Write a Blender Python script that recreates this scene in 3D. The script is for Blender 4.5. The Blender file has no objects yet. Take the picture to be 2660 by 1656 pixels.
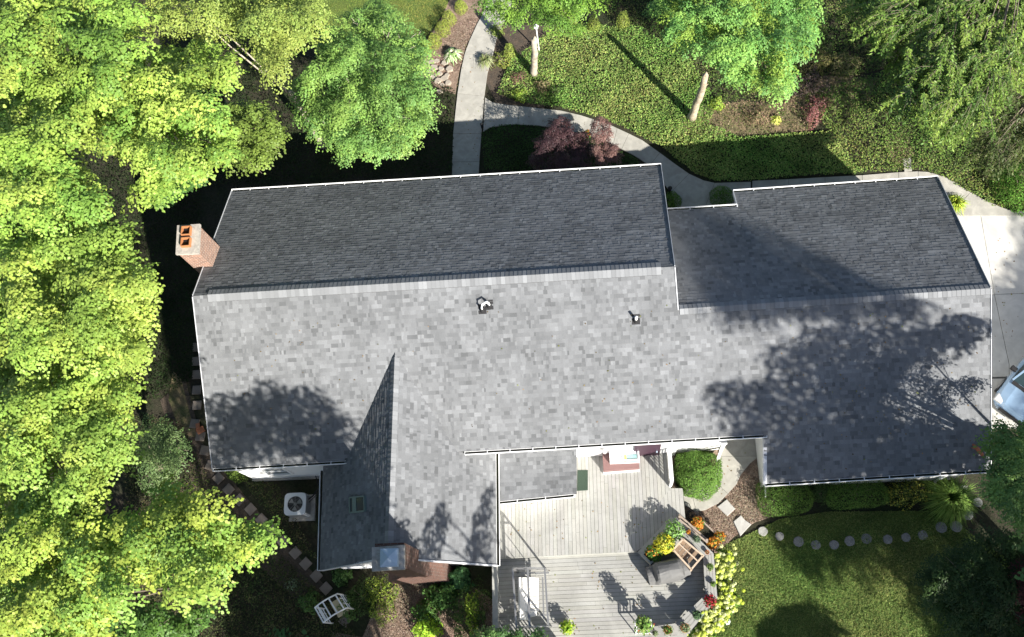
import bpy, bmesh, math, random
import numpy as np
from mathutils import Vector, Matrix
PI = math.pi
scene = bpy.context.scene
COL = scene.collection
# ------------------------------------------------------------------ camera
CAM_F, CAM_H = 2400.85, 35.3673            # focal length in px of a 2660 px wide frame, height above ground
RW = [[0.9942838377, -0.0244314435, -0.1039363008],
      [0.0580117459, 0.9408582571, 0.3337969102],
      [0.0896341865, -0.3379183992, 0.9368974694]]   # world -> camera rows (right, up, back)
cam_d = bpy.data.cameras.new('camera'); cam = bpy.data.objects.new('camera', cam_d); COL.objects.link(cam)
cam_d.sensor_width = 36; cam_d.lens = CAM_F / 2660 * 36
cam_d.clip_start = 0.5; cam_d.clip_end = 800
m = Matrix(RW).transposed().to_4x4(); m.translation = Vector((0, 0, CAM_H)); cam.matrix_world = m
scene.camera = cam
# ------------------------------------------------------------------ light
SUN_AZ, SUN_EL = math.radians(36.5), math.radians(30.3)      # azimuth east of south
SD = Vector((math.sin(SUN_AZ) * math.cos(SUN_EL), -math.cos(SUN_AZ) * math.cos(SUN_EL), math.sin(SUN_EL)))
world = bpy.data.worlds.new('World'); scene.world = world; world.use_nodes = True
wn = world.node_tree; bg = wn.nodes['Background']
sky = wn.nodes.new('ShaderNodeTexSky'); sky.sky_type = 'NISHITA'; sky.sun_disc = False
sky.sun_elevation = SUN_EL; sky.sun_rotation = math.radians(180 - 36.5)
sky.air_density = 1.0; sky.dust_density = 1.0; sky.ozone_density = 1.2
wn.links.new(sky.outputs[0], bg.inputs[0]); bg.inputs[1].default_value = 0.062
sun_d = bpy.data.lights.new('sun', 'SUN'); sun_d.energy = 5.0; sun_d.angle = math.radians(0.55); sun_d.color = (1.0, 0.95, 0.86)
sun = bpy.data.objects.new('sun', sun_d); COL.objects.link(sun)
sun.rotation_euler = SD.to_track_quat('Z', 'Y').to_euler(); sun.location = (20, -30, 40)
scene.view_settings.view_transform = 'Standard'; scene.view_settings.look = 'None'
scene.view_settings.exposure = 1.24; scene.view_settings.gamma = 1.0
scene.render.engine = 'CYCLES'
scene.render.resolution_x = 1024; scene.render.resolution_y = 637

# ------------------------------------------------------------------ measuring helpers
RM = np.array(RW)
def S(x, y, z=0.0):
    """photo pixel (2660 wide) seen at height z -> world point"""
    u = np.array([(x - 1330) / CAM_F, -(y - 828) / CAM_F, -1.0]); w = RM.T @ u
    t = (z - CAM_H) / w[2]
    return Vector((w[0] * t, w[1] * t, z))
def to_px(p):
    q = RM @ (np.array(p) - np.array([0, 0, CAM_H])); return (1330 - CAM_F * q[0] / q[2]) / 1.0951, (828 + CAM_F * q[1] / q[2]) / 1.0951
def G(x, y, z=0.0): return S(x * 1.0951, y * 1.0951, z)
def Z2(z, ox, oy, k):                     # enlarged crop -> world
    return lambda x, y, h=0.0: S(ox + x / k, oy + y / k, h)
def onplane(x, y, n, p0):
    u = np.array([(x - 1330) / CAM_F, -(y - 828) / CAM_F, -1.0]); w = Vector(RM.T @ u); o = Vector((0, 0, CAM_H))
    t = (p0 - o).dot(n) / w.dot(n); return o + w * t

# ------------------------------------------------------------------ materials
def mat(name, color=(.5, .5, .5), rough=.8, attr=None, noise=0, nscale=30, bump=0, bscale=40, metal=0, trans=0, c2=None, scale2=3, mix2=.5, spec=.3, wave=None, stain=None):
    mt = bpy.data.materials.new(name); mt.use_nodes = True; nt = mt.node_tree; N = nt.nodes; L = nt.links
    b = N['Principled BSDF']; b.inputs['Roughness'].default_value = rough; b.inputs['Metallic'].default_value = metal
    b.inputs['Specular IOR Level'].default_value = spec
    tc = N.new('ShaderNodeTexCoord')
    rgb = N.new('ShaderNodeRGB'); rgb.outputs[0].default_value = (*color, 1); cur = rgb.outputs[0]
    if attr:
        a = N.new('ShaderNodeAttribute'); a.attribute_name = 'tone'; cur = a.outputs['Color']
    if c2:
        n2 = N.new('ShaderNodeTexNoise'); n2.inputs['Scale'].default_value = scale2; n2.inputs['Detail'].default_value = 6; n2.inputs['Roughness'].default_value = .65
        L.new(tc.outputs['Object'], n2.inputs['Vector'])
        cr = N.new('ShaderNodeValToRGB'); cr.color_ramp.elements[0].position = mix2 - .12; cr.color_ramp.elements[1].position = mix2 + .12
        L.new(n2.outputs[0], cr.inputs[0])
        mx = N.new('ShaderNodeMixRGB'); mx.inputs[2].default_value = (*c2, 1); L.new(cr.outputs[0], mx.inputs[0]); L.new(cur, mx.inputs[1]); cur = mx.outputs[0]
    if noise:
        n1 = N.new('ShaderNodeTexNoise'); n1.inputs['Scale'].default_value = nscale; n1.inputs['Detail'].default_value = 5; n1.inputs['Roughness'].default_value = .7
        L.new(tc.outputs['Object'], n1.inputs['Vector'])
        mr = N.new('ShaderNodeMapRange'); mr.inputs[1].default_value = .25; mr.inputs[2].default_value = .75
        mr.inputs[3].default_value = 1 - noise; mr.inputs[4].default_value = 1 + noise; L.new(n1.outputs[0], mr.inputs[0])
        vm = N.new('ShaderNodeVectorMath'); vm.operation = 'SCALE'; L.new(cur, vm.inputs[0]); L.new(mr.outputs[0], vm.inputs['Scale']); cur = vm.outputs[0]
    if stain:
        n4 = N.new('ShaderNodeTexNoise'); n4.inputs['Scale'].default_value = stain[1]; n4.inputs['Detail'].default_value = 4; n4.inputs['Distortion'].default_value = 1.2
        L.new(tc.outputs['Object'], n4.inputs['Vector']); m4 = N.new('ShaderNodeMapRange'); m4.inputs[1].default_value = .38; m4.inputs[2].default_value = .66
        m4.inputs[3].default_value = 1 - stain[0]; m4.inputs[4].default_value = 1 + stain[0] * .6; L.new(n4.outputs[0], m4.inputs[0])
        v4 = N.new('ShaderNodeVectorMath'); v4.operation = 'SCALE'; L.new(cur, v4.inputs[0]); L.new(m4.outputs[0], v4.inputs['Scale']); cur = v4.outputs[0]
    L.new(cur, b.inputs['Base Color'])
    if wave:                               # lap siding / boards relief along an axis
        wv = N.new('ShaderNodeTexWave'); wv.bands_direction = wave[0]; wv.wave_profile = 'SAW'; wv.inputs['Scale'].default_value = wave[1]
        L.new(tc.outputs['Object'], wv.inputs['Vector']); bp = N.new('ShaderNodeBump'); bp.inputs['Strength'].default_value = .5; bp.inputs['Distance'].default_value = .02
        L.new(wv.outputs[0], bp.inputs['Height']); L.new(bp.outputs[0], b.inputs['Normal'])
    if bump:
        n3 = N.new('ShaderNodeTexNoise'); n3.inputs['Scale'].default_value = bscale; n3.inputs['Detail'].default_value = 4
        L.new(tc.outputs['Object'], n3.inputs['Vector']); bp = N.new('ShaderNodeBump'); bp.inputs['Strength'].default_value = .6; bp.inputs['Distance'].default_value = bump
        L.new(n3.outputs[0], bp.inputs['Height']); L.new(bp.outputs[0], b.inputs['Normal'])
    if trans:
        tr = N.new('ShaderNodeBsdfTranslucent'); L.new(cur, tr.inputs[0]); ms = N.new('ShaderNodeMixShader'); ms.inputs[0].default_value = trans
        L.new(b.outputs[0], ms.inputs[1]); L.new(tr.outputs[0], ms.inputs[2]); L.new(ms.outputs[0], N['Material Output'].inputs[0])
    return mt
M = dict(
    shingle=mat('shingle', attr=1, rough=.95, noise=.24, nscale=60, spec=.15, stain=(.13, .55)),
    cap=mat('cap_shingle', attr=1, rough=.95, noise=.12, nscale=60, spec=.15),
    under=mat('roof_felt', (.06, .06, .065), .9),
    white=mat('white_paint', (.8, .81, .82), .45, noise=.05, nscale=6),
    siding=mat('white_siding', (.8, .8, .8), .55, wave=('Z', 1.3), noise=.04, nscale=4),
    fascia=mat('aluminium_trim', (.58, .59, .62), .35, noise=.06, nscale=5),
    leaf=mat('leaf', attr=1, rough=.5, trans=.24, spec=.3),
    leafs=mat('leaf_thick', attr=1, rough=.7, trans=.1, spec=.15),
    leafd=mat('leaf_dull', attr=1, rough=.8, trans=.18, spec=.15),
    petal=mat('petal', attr=1, rough=.7, trans=.25),
    bark=mat('bark', (.2, .165, .125), .95, noise=.35, nscale=14, bump=.02, bscale=25),
    pale_bark=mat('pale_bark', (.42, .37, .3), .95, noise=.3, nscale=9, bump=.02, bscale=18, c2=(.2, .17, .13), scale2=4, mix2=.6),
    bare=mat('bare_wood', (.34, .28, .2), .9, noise=.25, nscale=10, bump=.02, bscale=20, c2=(.46, .4, .3), scale2=5, mix2=.5),
    soil=mat('soil', (.038, .032, .022), .97, noise=.5, nscale=9, bump=.05, bscale=20, c2=(.022, .03, .012), scale2=.8, mix2=.5),  # soil tone taken down further to carry the canopy shade
    mulch=mat('mulch', (.2, .14, .105), .97, noise=.6, nscale=16, bump=.05, bscale=22, c2=(.31, .235, .18), scale2=5, mix2=.56),
    mulchd=mat('mulch_dark', (.1, .075, .055), .97, noise=.6, nscale=16, bump=.05, bscale=22, c2=(.06, .05, .04), scale2=4, mix2=.5),
    lawn=mat('lawn', (.08, .13, .03), .95, noise=.4, nscale=22, bump=.04, bscale=30, c2=(.115, .15, .035), scale2=1.6, mix2=.52),
    dry=mat('dry_ground', (.2, .15, .09), .97, noise=.5, nscale=14, bump=.04, bscale=20, c2=(.09, .1, .04), scale2=1.5, mix2=.5),
    concrete=mat('concrete', (.4, .385, .345), .9, noise=.1, nscale=2.5, bump=.004, bscale=60, c2=(.35, .338, .305), scale2=1.3, mix2=.55, stain=(.12, 2.2)),
    drive=mat('drive_concrete', (.55, .535, .5), .9, noise=.09, nscale=2, bump=.004, bscale=60, c2=(.5, .485, .455), scale2=.9, mix2=.55, stain=(.1, 1.6)),
    joint=mat('joint', (.1, .1, .095), .95),
    rock=mat('rock', (.4, .35, .29), .95, noise=.25, nscale=6, bump=.02, bscale=10, c2=(.27, .235, .19), scale2=3, mix2=.5),
    flag=mat('flagstone', (.41, .4, .375), .9, noise=.14, nscale=5, bump=.01, bscale=14, c2=(.32, .31, .285), scale2=2.5, mix2=.6),
    paver=mat('paver', (.26, .22, .185), .95, noise=.25, nscale=8, bump=.01, bscale=20, c2=(.19, .155, .13), scale2=4, mix2=.5),
    aggregate=mat('aggregate', (.22, .22, .215), .9, noise=.6, nscale=26, bump=.02, bscale=40),
    deck=mat('deck_board', attr=1, rough=.75, noise=.07, nscale=7, spec=.25, stain=(.14, .7)),
    greywood=mat('grey_paint', (.36, .36, .33), .75, noise=.12, nscale=10),
    brown=mat('brown_wood', (.27, .19, .13), .8, noise=.3, nscale=14, c2=(.16, .11, .075), scale2=6, mix2=.55),
    lightwood=mat('light_wood', (.5, .39, .29), .8, noise=.2, nscale=12),
    planter=mat('planter_wood', (.33, .27, .22), .8, noise=.2, nscale=10),
    maroon=mat('maroon_paint', (.2, .115, .11), .6, noise=.08, nscale=8),
    darkmat=mat('door_mat', (.035, .055, .04), .98, noise=.4, nscale=40),
    cover=mat('grill_cover', (.13, .13, .13), .75, noise=.12, nscale=5, bump=.03, bscale=5),
    cushion=mat('cushion', (.8, .78, .74), .9, noise=.05, nscale=6, bump=.02, bscale=7),
    steel=mat('grey_metal', (.33, .33, .33), .4, metal=.6),
    whitemetal=mat('white_metal', (.7, .72, .74), .4),
    dark=mat('dark', (.012, .012, .014), .6), black=mat('black_rubber', (.02, .02, .022), .7),
    terracotta=mat('terracotta', (.42, .17, .09), .85, noise=.15, nscale=12),
    flue=mat('clay_flue', (.4, .17, .07), .8, noise=.15, nscale=8),
    mortar=mat('mortar_cap', (.42, .39, .35), .95, noise=.25, nscale=12, c2=(.3, .28, .26), scale2=4, mix2=.55),
    capmetal=mat('galvanised', (.42, .52, .62), .4, metal=.15),
    glass=mat('window_glass', (.03, .05, .06), .06, spec=.8), teal=mat('teal_glass', (.25, .42, .42), .1, spec=.8),
    yellow=mat('yellow_glass', (.6, .45, .15), .3),
    greenframe=mat('green_frame', (.16, .22, .2), .5), water=mat('silvery', (.5, .55, .6), .2),
    carpaint_sky=mat('car_paint_sky_tint', (.25, .36, .5), .12, spec=.8, metal=.1), purple=mat('dark_plum', (.045, .02, .035), .5),  # blue of the reflected sky is mixed into the car's colour
    lamp=mat('lamp_glass', (.5, .5, .5), .1, spec=.8), acgrey=mat('unit_grey', (.5, .51, .53), .5),
    redleafobj=mat('orange_plastic', (.5, .16, .08), .6), beige=mat('beige_fabric', (.5, .43, .28), .9),
)
def brick_material(nm='brick', g=1.0, mo=1.0, k=1.0):
    mt = bpy.data.materials.new(nm); mt.use_nodes = True; nt = mt.node_tree; N = nt.nodes; L = nt.links; b = N['Principled BSDF']
    uv = N.new('ShaderNodeUVMap'); br = N.new('ShaderNodeTexBrick')
    br.inputs['Color1'].default_value = (.2 * g, .078 * g * k, .052 * g * k, 1); br.inputs['Color2'].default_value = (.12 * g, .05 * g * k, .037 * g * k, 1); br.inputs['Mortar'].default_value = (.26 * mo, .22 * mo, .185 * mo, 1)
    br.inputs['Scale'].default_value = 1; br.inputs['Brick Width'].default_value = .215; br.inputs['Row Height'].default_value = .076; br.inputs['Mortar Size'].default_value = .009
    L.new(uv.outputs[0], br.inputs['Vector'])
    n = N.new('ShaderNodeTexNoise'); n.inputs['Scale'].default_value = 8; mr = N.new('ShaderNodeMapRange'); mr.inputs[3].default_value = .6; mr.inputs[4].default_value = 1.5
    L.new(uv.outputs[0], n.inputs['Vector']); L.new(n.outputs[0], mr.inputs[0])
    vm = N.new('ShaderNodeVectorMath'); vm.operation = 'SCALE'; L.new(br.outputs[0], vm.inputs[0]); L.new(mr.outputs[0], vm.inputs['Scale']); L.new(vm.outputs[0], b.inputs['Base Color'])
    b.inputs['Roughness'].default_value = .9
    bp = N.new('ShaderNodeBump'); bp.inputs['Distance'].default_value = .01; bp.inputs['Strength'].default_value = .7; bp.invert = True
    L.new(br.outputs['Fac'], bp.inputs['Height']); L.new(bp.outputs[0], b.inputs['Normal'])
    return mt
M['brick'] = brick_material('brick', .58, .5); M['pale_lit_brick'] = brick_material('pale_lit_brick', 1.45, 1.8, 1.25)  # wing stack tones lowered for part shade, west stack raised for its lit faces

# ------------------------------------------------------------------ object helpers
def tag(o, label=None, cat=None, group=None, kind=None):
    if label: o['label'] = label
    if cat: o['category'] = cat
    if group: o['group'] = group
    if kind: o['kind'] = kind
    return o
class MB:
    """collects shapes in world space, links them as one mesh"""
    def __init__(s): s.v = []; s.f = []; s.t = []; s.uv = {}
    def add(s, vs, fs, tone=None):
        n = len(s.v); s.v += [tuple(v) for v in vs]; s.f += [tuple(i + n for i in f) for f in fs]; s.t += [tone] * len(fs); return s
    def prism(s, pts, z0, z1, tone=None, cap_only=False):
        n = len(pts); vs = [(p[0], p[1], z0) for p in pts] + [(p[0], p[1], z1) for p in pts]
        a = sum(pts[i][0] * pts[(i + 1) % n][1] - pts[(i + 1) % n][0] * pts[i][1] for i in range(n))
        if a < 0: vs = vs[:n][::-1] + vs[n:][::-1]
        fs = [tuple(range(n, 2 * n)), tuple(range(n - 1, -1, -1))] + [(i, (i + 1) % n, n + (i + 1) % n, n + i) for i in range(n)]
        return s.add(vs, fs, tone)
    def box(s, c, d, rz=0, tone=None, rot=None):
        hx, hy, hz = d[0] / 2, d[1] / 2, d[2] / 2
        r = rot if rot is not None else Matrix.Rotation(rz, 3, 'Z')
        vs = [Vector(c) + r @ Vector((x * hx, y * hy, z * hz)) for x in (-1, 1) for y in (-1, 1) for z in (-1, 1)]
        return s.add(vs, [(0, 1, 3, 2), (4, 6, 7, 5), (0, 4, 5, 1), (2, 3, 7, 6), (0, 2, 6, 4), (1, 5, 7, 3)], tone)
    def bar(s, a, b, w, h=None, tone=None, up=(0, 0, 1)):
        a, b = Vector(a), Vector(b); d = (b - a); l = d.length
        if l < 1e-6: return s
        d.normalize(); u = Vector(up)
        if abs(d.dot(u)) > .98: u = Vector((1, 0, 0))
        sx = d.cross(u).normalized(); uy = sx.cross(d).normalized(); h = h or w
        vs = [p + sx * i * w / 2 + uy * j * h / 2 for p in (a, b) for i, j in ((-1, -1), (1, -1), (1, 1), (-1, 1))]
        return s.add(vs, [(3, 2, 1, 0), (4, 5, 6, 7)] + [(i, (i + 1) % 4, 4 + (i + 1) % 4, 4 + i) for i in range(4)], tone)
    def tube(s, pts, rad, n=7, tone=None):
        pts = [Vector(p) for p in pts]; rs = rad if isinstance(rad, (list, tuple)) else [rad] * len(pts); base = len(s.v); vs = []
        for i, p in enumerate(pts):
            d = (pts[min(i + 1, len(pts) - 1)] - pts[max(i - 1, 0)]).normalized(); u = Vector((0, 0, 1)) if abs(d.z) < .9 else Vector((1, 0, 0))
            x = d.cross(u).normalized(); y = x.cross(d)
            vs += [p + (x * math.cos(a) + y * math.sin(a)) * rs[i] for a in [2 * PI * k / n for k in range(n)]]
        fs = [(i * n + k, i * n + (k + 1) % n, (i + 1) * n + (k + 1) % n, (i + 1) * n + k) for i in range(len(pts) - 1) for k in range(n)]
        fs += [tuple(range(n))[::-1], tuple((len(pts) - 1) * n + k for k in range(n))]
        return s.add(vs, fs, tone)
    def lathe(s, c, prof, n=14, tone=None, jit=0, rng=None):
        vs = []; c = Vector(c)
        for r, z in prof:
            for k in range(n):
                j = 1 + (rng.uniform(-jit, jit) if jit else 0)
                vs.append(c + Vector((math.cos(2 * PI * k / n) * r * j, math.sin(2 * PI * k / n) * r * j, z)))
        m_ = len(prof); fs = [(i * n + k, i * n + (k + 1) % n, (i + 1) * n + (k + 1) % n, (i + 1) * n + k) for i in range(m_ - 1) for k in range(n)]
        if prof[0][0] > 1e-3: fs.append(tuple(range(n))[::-1])
        if prof[-1][0] > 1e-3: fs.append(tuple((m_ - 1) * n + k for k in range(n)))
        return s.add(vs, fs, tone)
    def poly(s, pts, tone=None): return s.add(pts, [tuple(range(len(pts)))], tone)
    def build(s, name, material, parent=None, bevel=0, smooth=False, origin=None):
        me = bpy.data.meshes.new(name)
        if parent is not None: off = Vector(ORG[parent.name]) 
        else: off = Vector(origin) if origin is not None else sum((Vector(v) for v in s.v), Vector()) / max(1, len(s.v))
        if parent is None and origin is None: off.z = min(v[2] for v in s.v)
        me.from_pydata([tuple(Vector(v) - off) for v in s.v], [], s.f)
        if any(t is not None for t in s.t):
            ca = me.color_attributes.new('tone', 'FLOAT_COLOR', 'CORNER'); arr = np.ones((len(me.loops), 4), np.float32); li = 0
            for f, t in zip(s.f, s.t):
                arr[li:li + len(f), :3] = t if t is not None else (.5, .5, .5); li += len(f)
            ca.data.foreach_set('color', arr.ravel())
        me.materials.append(material)
        if smooth: me.polygons.foreach_set('use_smooth', [True] * len(me.polygons))
        o = bpy.data.objects.new(name, me); COL.objects.link(o)
        if parent is not None: o.parent = parent; ORG[o.name] = tuple(off)
        else: o.location = off; ORG[o.name] = tuple(off)
        if bevel:
            bv = o.modifiers.new('bevel', 'BEVEL'); bv.width = bevel; bv.segments = 2; bv.limit_method = 'ANGLE'
        return o
ORG = {}
def thing(name, label, cat, loc=(0, 0, 0), group=None):
    o = bpy.data.objects.new(name, None); o.empty_display_size = .2; COL.objects.link(o); o.location = loc; ORG[o.name] = tuple(loc)
    return tag(o, label, cat, group)
# parts keep identity local transform at their thing's origin; a sub-part's parent sits at the same origin
def uv_boxmap(o):
    me = o.data; uv = me.uv_layers.new(name='UVMap')
    for p in me.polygons:
        n = p.normal
        for li in p.loop_indices:
            c = me.vertices[me.loops[li].vertex_index].co
            uv.data[li].uv = ((c.y if abs(n.x) > abs(n.y) else c.x), c.z) if abs(n.z) < .8 else (c.x, c.y)

# ------------------------------------------------------------------ foliage
def mesh_quads(name, V, T, material, parent=None, origin=None, k=4):
    """V (n*k,3) world, T (n,3) tones"""
    n = len(T); off = np.array(ORG[parent.name]) if parent is not None else np.array(origin)
    me = bpy.data.meshes.new(name); me.vertices.add(n * k); me.vertices.foreach_set('co', (V - off).astype(np.float32).ravel())
    me.loops.add(n * k); me.loops.foreach_set('vertex_index', np.arange(n * k, dtype=np.int32))
    me.polygons.add(n); me.polygons.foreach_set('loop_start', np.arange(0, n * k, k, dtype=np.int32)); me.polygons.foreach_set('loop_total', np.full(n, k, np.int32))
    me.update(calc_edges=True)
    ca = me.color_attributes.new('tone', 'FLOAT_COLOR', 'POINT'); a = np.ones((n * k, 4), np.float32); a[:, :3] = np.repeat(T, k, 0); ca.data.foreach_set('color', a.ravel())
    me.materials.append(material)
    o = bpy.data.objects.new(name, me); COL.objects.link(o)
    if parent is not None: o.parent = parent; ORG[o.name] = tuple(off)
    else: o.location = tuple(off); ORG[o.name] = tuple(off)
    return o
def leaf_quads(P, Nn, D, L, W):
    """kite leaves; P centre, Nn normal, D direction, L length, W width (arrays)"""
    D = D - Nn * (D * Nn).sum(1, keepdims=True); D /= np.linalg.norm(D, axis=1, keepdims=True) + 1e-9
    B = np.cross(Nn, D); L = L[:, None]; W = W[:, None]
    V = np.stack([P - D * L * .5, P + B * W * .5 - D * L * .02, P + D * L * .5, P - B * W * .5 - D * L * .02], 1)
    return V.reshape(-1, 3)
def rnd_norm(rs, n, tilt):
    a = rs.uniform(0, 2 * PI, n); t = np.abs(rs.normal(0, tilt, n)).clip(0, 1.5)
    return np.stack([np.sin(t) * np.cos(a), np.sin(t) * np.sin(a), np.cos(t)], 1)
def tones(rs, base, n, amp=.2, hue=.08):
    b = np.array(base)[rs.randint(0, len(base), n)] if np.ndim(base) > 1 else np.tile(base, (n, 1))
    v = (1 + rs.uniform(-amp, amp, (n, 1))); h = 1 + rs.uniform(-hue, hue, (n, 3))
    return np.clip(b * v * h, 0.001, 1)
def inpoly(x, y, P):
    c = False; j = len(P) - 1
    for i in range(len(P)):
        if (P[i][1] > y) != (P[j][1] > y) and x < (P[j][0] - P[i][0]) * (y - P[i][1]) / (P[j][1] - P[i][1]) + P[i][0]: c = not c
        j = i
    return c
def edge_dist(x, y, P):
    m = 1e9
    for i in range(len(P)):
        ax, ay = P[i - 1]; bx, by = P[i]; dx, dy = bx - ax, by - ay; t = max(0, min(1, ((x - ax) * dx + (y - ay) * dy) / (dx * dx + dy * dy + 1e-9)))
        m = min(m, math.hypot(x - ax - dx * t, y - ay - dy * t))
    return m
def scatter(P, dist, rng, tries=4000, cap=9999, margin=0):
    xs = [p[0] for p in P]; ys = [p[1] for p in P]; out = []; cell = {}; g = dist
    for _ in range(tries):
        x = rng.uniform(min(xs), max(xs)); y = rng.uniform(min(ys), max(ys))
        if not inpoly(x, y, P) or (margin and edge_dist(x, y, P) < margin): continue
        k = (int(x // g), int(y // g)); ok = True
        for a in (-1, 0, 1):
            for b in (-1, 0, 1):
                for q in cell.get((k[0] + a, k[1] + b), ()):
                    if (q[0] - x) ** 2 + (q[1] - y) ** 2 < dist * dist: ok = False
        if ok:
            out.append((x, y)); cell.setdefault(k, []).append((x, y))
            if len(out) >= cap: break
    return out
def clump(rs, c, rad, out, n, ln, wd, tilt=.5, flat=.4, droop=.25, stretch=1.5, sprays=True):
    """a pad of leaves, longer along the outward direction, lobed edge, leaves lying over a low dome"""
    a = rs.uniform(0, 2 * PI, n); r = np.sqrt(rs.uniform(0, 1, n)); ph = rs.uniform(0, 6.3); k = rs.randint(4, 7)
    lob = 1 + .28 * np.sin(a * k + ph) + .16 * np.sin(a * (2 * k + 1) + ph * 2)
    x = np.cos(a) * r * rad * stretch * lob; y = np.sin(a) * r * rad / math.sqrt(stretch) * lob
    h = rad * flat * (1 - r ** 2) - droop * np.maximum(x, 0) - np.abs(rs.normal(0, .35, n)) * rad * .35
    ca, sa = out
    P = np.stack([c[0] + x * ca - y * sa, c[1] + x * sa + y * ca, c[2] + h], 1)
    Nn = rnd_norm(rs, n, tilt); Nn[:, 0] += (x * ca - y * sa) / rad * .6; Nn[:, 1] += (x * sa + y * ca) / rad * .6
    Nn /= np.linalg.norm(Nn, axis=1, keepdims=True)
    ad = a + rs.normal(0, .9, n); D = np.stack([np.cos(ad) * ca - np.sin(ad) * sa, np.cos(ad) * sa + np.sin(ad) * ca, np.full(n, -.25)], 1)
    return P, Nn, D, ln * rs.uniform(.65, 1.25, n), wd * rs.uniform(.7, 1.2, n)
def tree(name, label, cat, group, poly, trunk, ztop, zedge, pal, seed, dist=58, size=1.0, n=260, ln=.1, wd=.084, tilt=.32, layers=2, bark='bark',
         trunk_r=.2, world_pts=None, material='leaf', holes=(), zj=1.5, amp=.12, trunk_h=None, lean=.35, rad=.6, edge=12, limbs=.35, flat=.8, stretch=1.3, twigs=1):
    """poly/holes in 2429-wide photo px outline the crown as it is seen; trunk is the px of the trunk foot (or a world xy when world_pts).
    A crown is made of boughs; a bough is a drooping row of leafy pads pointing away from the trunk."""
    rng = random.Random(seed); rs = np.random.RandomState(seed); pads = []; bough = []
    foot = Vector((trunk[0], trunk[1], 0)) if world_pts else G(*trunk)
    if world_pts:
        pads = [(Vector(p), rng.uniform(0, 6.3), rad * rng.uniform(.7, 1.2), rng.uniform(.85, 1.12), rng.randrange(len(pal))) for p in world_pts]; bough = [p[0] for p in pads[::2]]
    else:
        cx = sum(p[0] for p in poly) / len(poly); cy = sum(p[1] for p in poly) / len(poly)
        R = max(math.hypot(p[0] - cx, p[1] - cy) for p in poly); C = G(cx, cy, zedge)
        for ly in range(layers):
            for (x, y) in scatter(poly, dist * (1, 1.22, 1.2)[ly], rng, tries=2500):
                q = min(1, math.hypot(x - cx, y - cy) / R)
                z = zedge + (ztop - zedge) * math.sqrt(max(0, 1 - q * q)) + rng.uniform(-zj, zj * .7) - ly * 1.5 * size
                c = G(x, y, z); aa = math.atan2(c.y - C.y, c.x - C.x) + rng.gauss(0, .55); e = Vector((math.cos(aa), math.sin(aa), 0)); s_ = Vector((-e.y, e.x, 0))
                n0 = len(pads); bt = rng.uniform(.84, 1.14); bp = rng.randrange(len(pal)); m_ = rng.choice((5, 6, 7, 8)); L = size * rng.uniform(.8, 1.25)
                for k in range(m_):
                    t = (k / (m_ - 1) * 2 - 1) * L; w_ = size * .42 * (1 - .5 * max(0, t / L)) * rng.choice((-1, 1)) * rng.uniform(.2, 1)
                    p = c + e * t + s_ * w_ + Vector((0, 0, -.22 * size * max(0, t) ** 2 + rng.uniform(-.14, .14) * size))
                    u, v = to_px(p)
                    if not inpoly(u, v, poly) or edge_dist(u, v, poly) < edge or any(inpoly(u, v, hh) for hh in holes): continue
                    pads.append((p, aa + rng.gauss(0, .5), size * .44 * rng.uniform(.65, 1.25), bt * rng.uniform(.93, 1.07), bp if rng.random() < .7 else rng.randrange(len(pal))))
                if len(pads) > n0 + 2: bough.append(pads[(n0 + len(pads)) // 2][0])
    root = thing(name, label, cat, foot, group); Q = [[] for _ in range(6)]
    for (c, aa, r_, br, bp) in pads:
        nn = max(12, int(n * (r_ / (.47 * size if not world_pts else rad)) ** 2))
        P, Nn, D, L, W = clump(rs, c, r_, (math.cos(aa), math.sin(aa)), nn, ln, wd, tilt, flat, droop=.2, stretch=stretch)
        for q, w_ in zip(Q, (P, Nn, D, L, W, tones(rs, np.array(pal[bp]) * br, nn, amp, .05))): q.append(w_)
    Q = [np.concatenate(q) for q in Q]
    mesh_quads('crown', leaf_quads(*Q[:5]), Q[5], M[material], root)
    P_ = [p[0] for p in pads]; mid = sum(P_, Vector()) / len(P_)
    t = MB(); zc = trunk_h or max(1.2, min(c.z for c in P_) * .7); top = Vector((foot.x * (1 - lean) + mid.x * lean, foot.y * (1 - lean) + mid.y * lean, zc))
    t.tube([foot, foot.lerp(top, .15) + Vector((.02, 0, 0)), foot.lerp(top, .5) + Vector((rng.uniform(-.1, .1), rng.uniform(-.1, .1), 0)), top], [trunk_r * 1.6, trunk_r * 1.15, trunk_r, trunk_r * .8], 9)
    for i, c in enumerate(bough):
        if rng.random() > limbs: continue
        b = foot.lerp(top, rng.uniform(.75, 1)); m1 = b.lerp(c, .45) + Vector((rng.uniform(-.3, .3), rng.uniform(-.3, .3), rng.uniform(0, .5)))
        t.tube([b, m1, m1.lerp(c, .6) + Vector((rng.uniform(-.1, .1), rng.uniform(-.1, .1), .05)), c + Vector((0, 0, .12))], [trunk_r * .4, trunk_r * .24, trunk_r * .13, .014], 5)
        for _ in range(2 * twigs):
            e = c + Vector((rng.uniform(-.6, .6), rng.uniform(-.6, .6), rng.uniform(0, .2))) * size; q = m1.lerp(c, rng.uniform(.5, .9)); t.tube([q, q.lerp(e, .5) + Vector((rng.uniform(-.1, .1), rng.uniform(-.1, .1), .06)), e], [.024, .014, .005], 4)
    t.build('trunk', M[bark], root, smooth=True)
    return root
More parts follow.
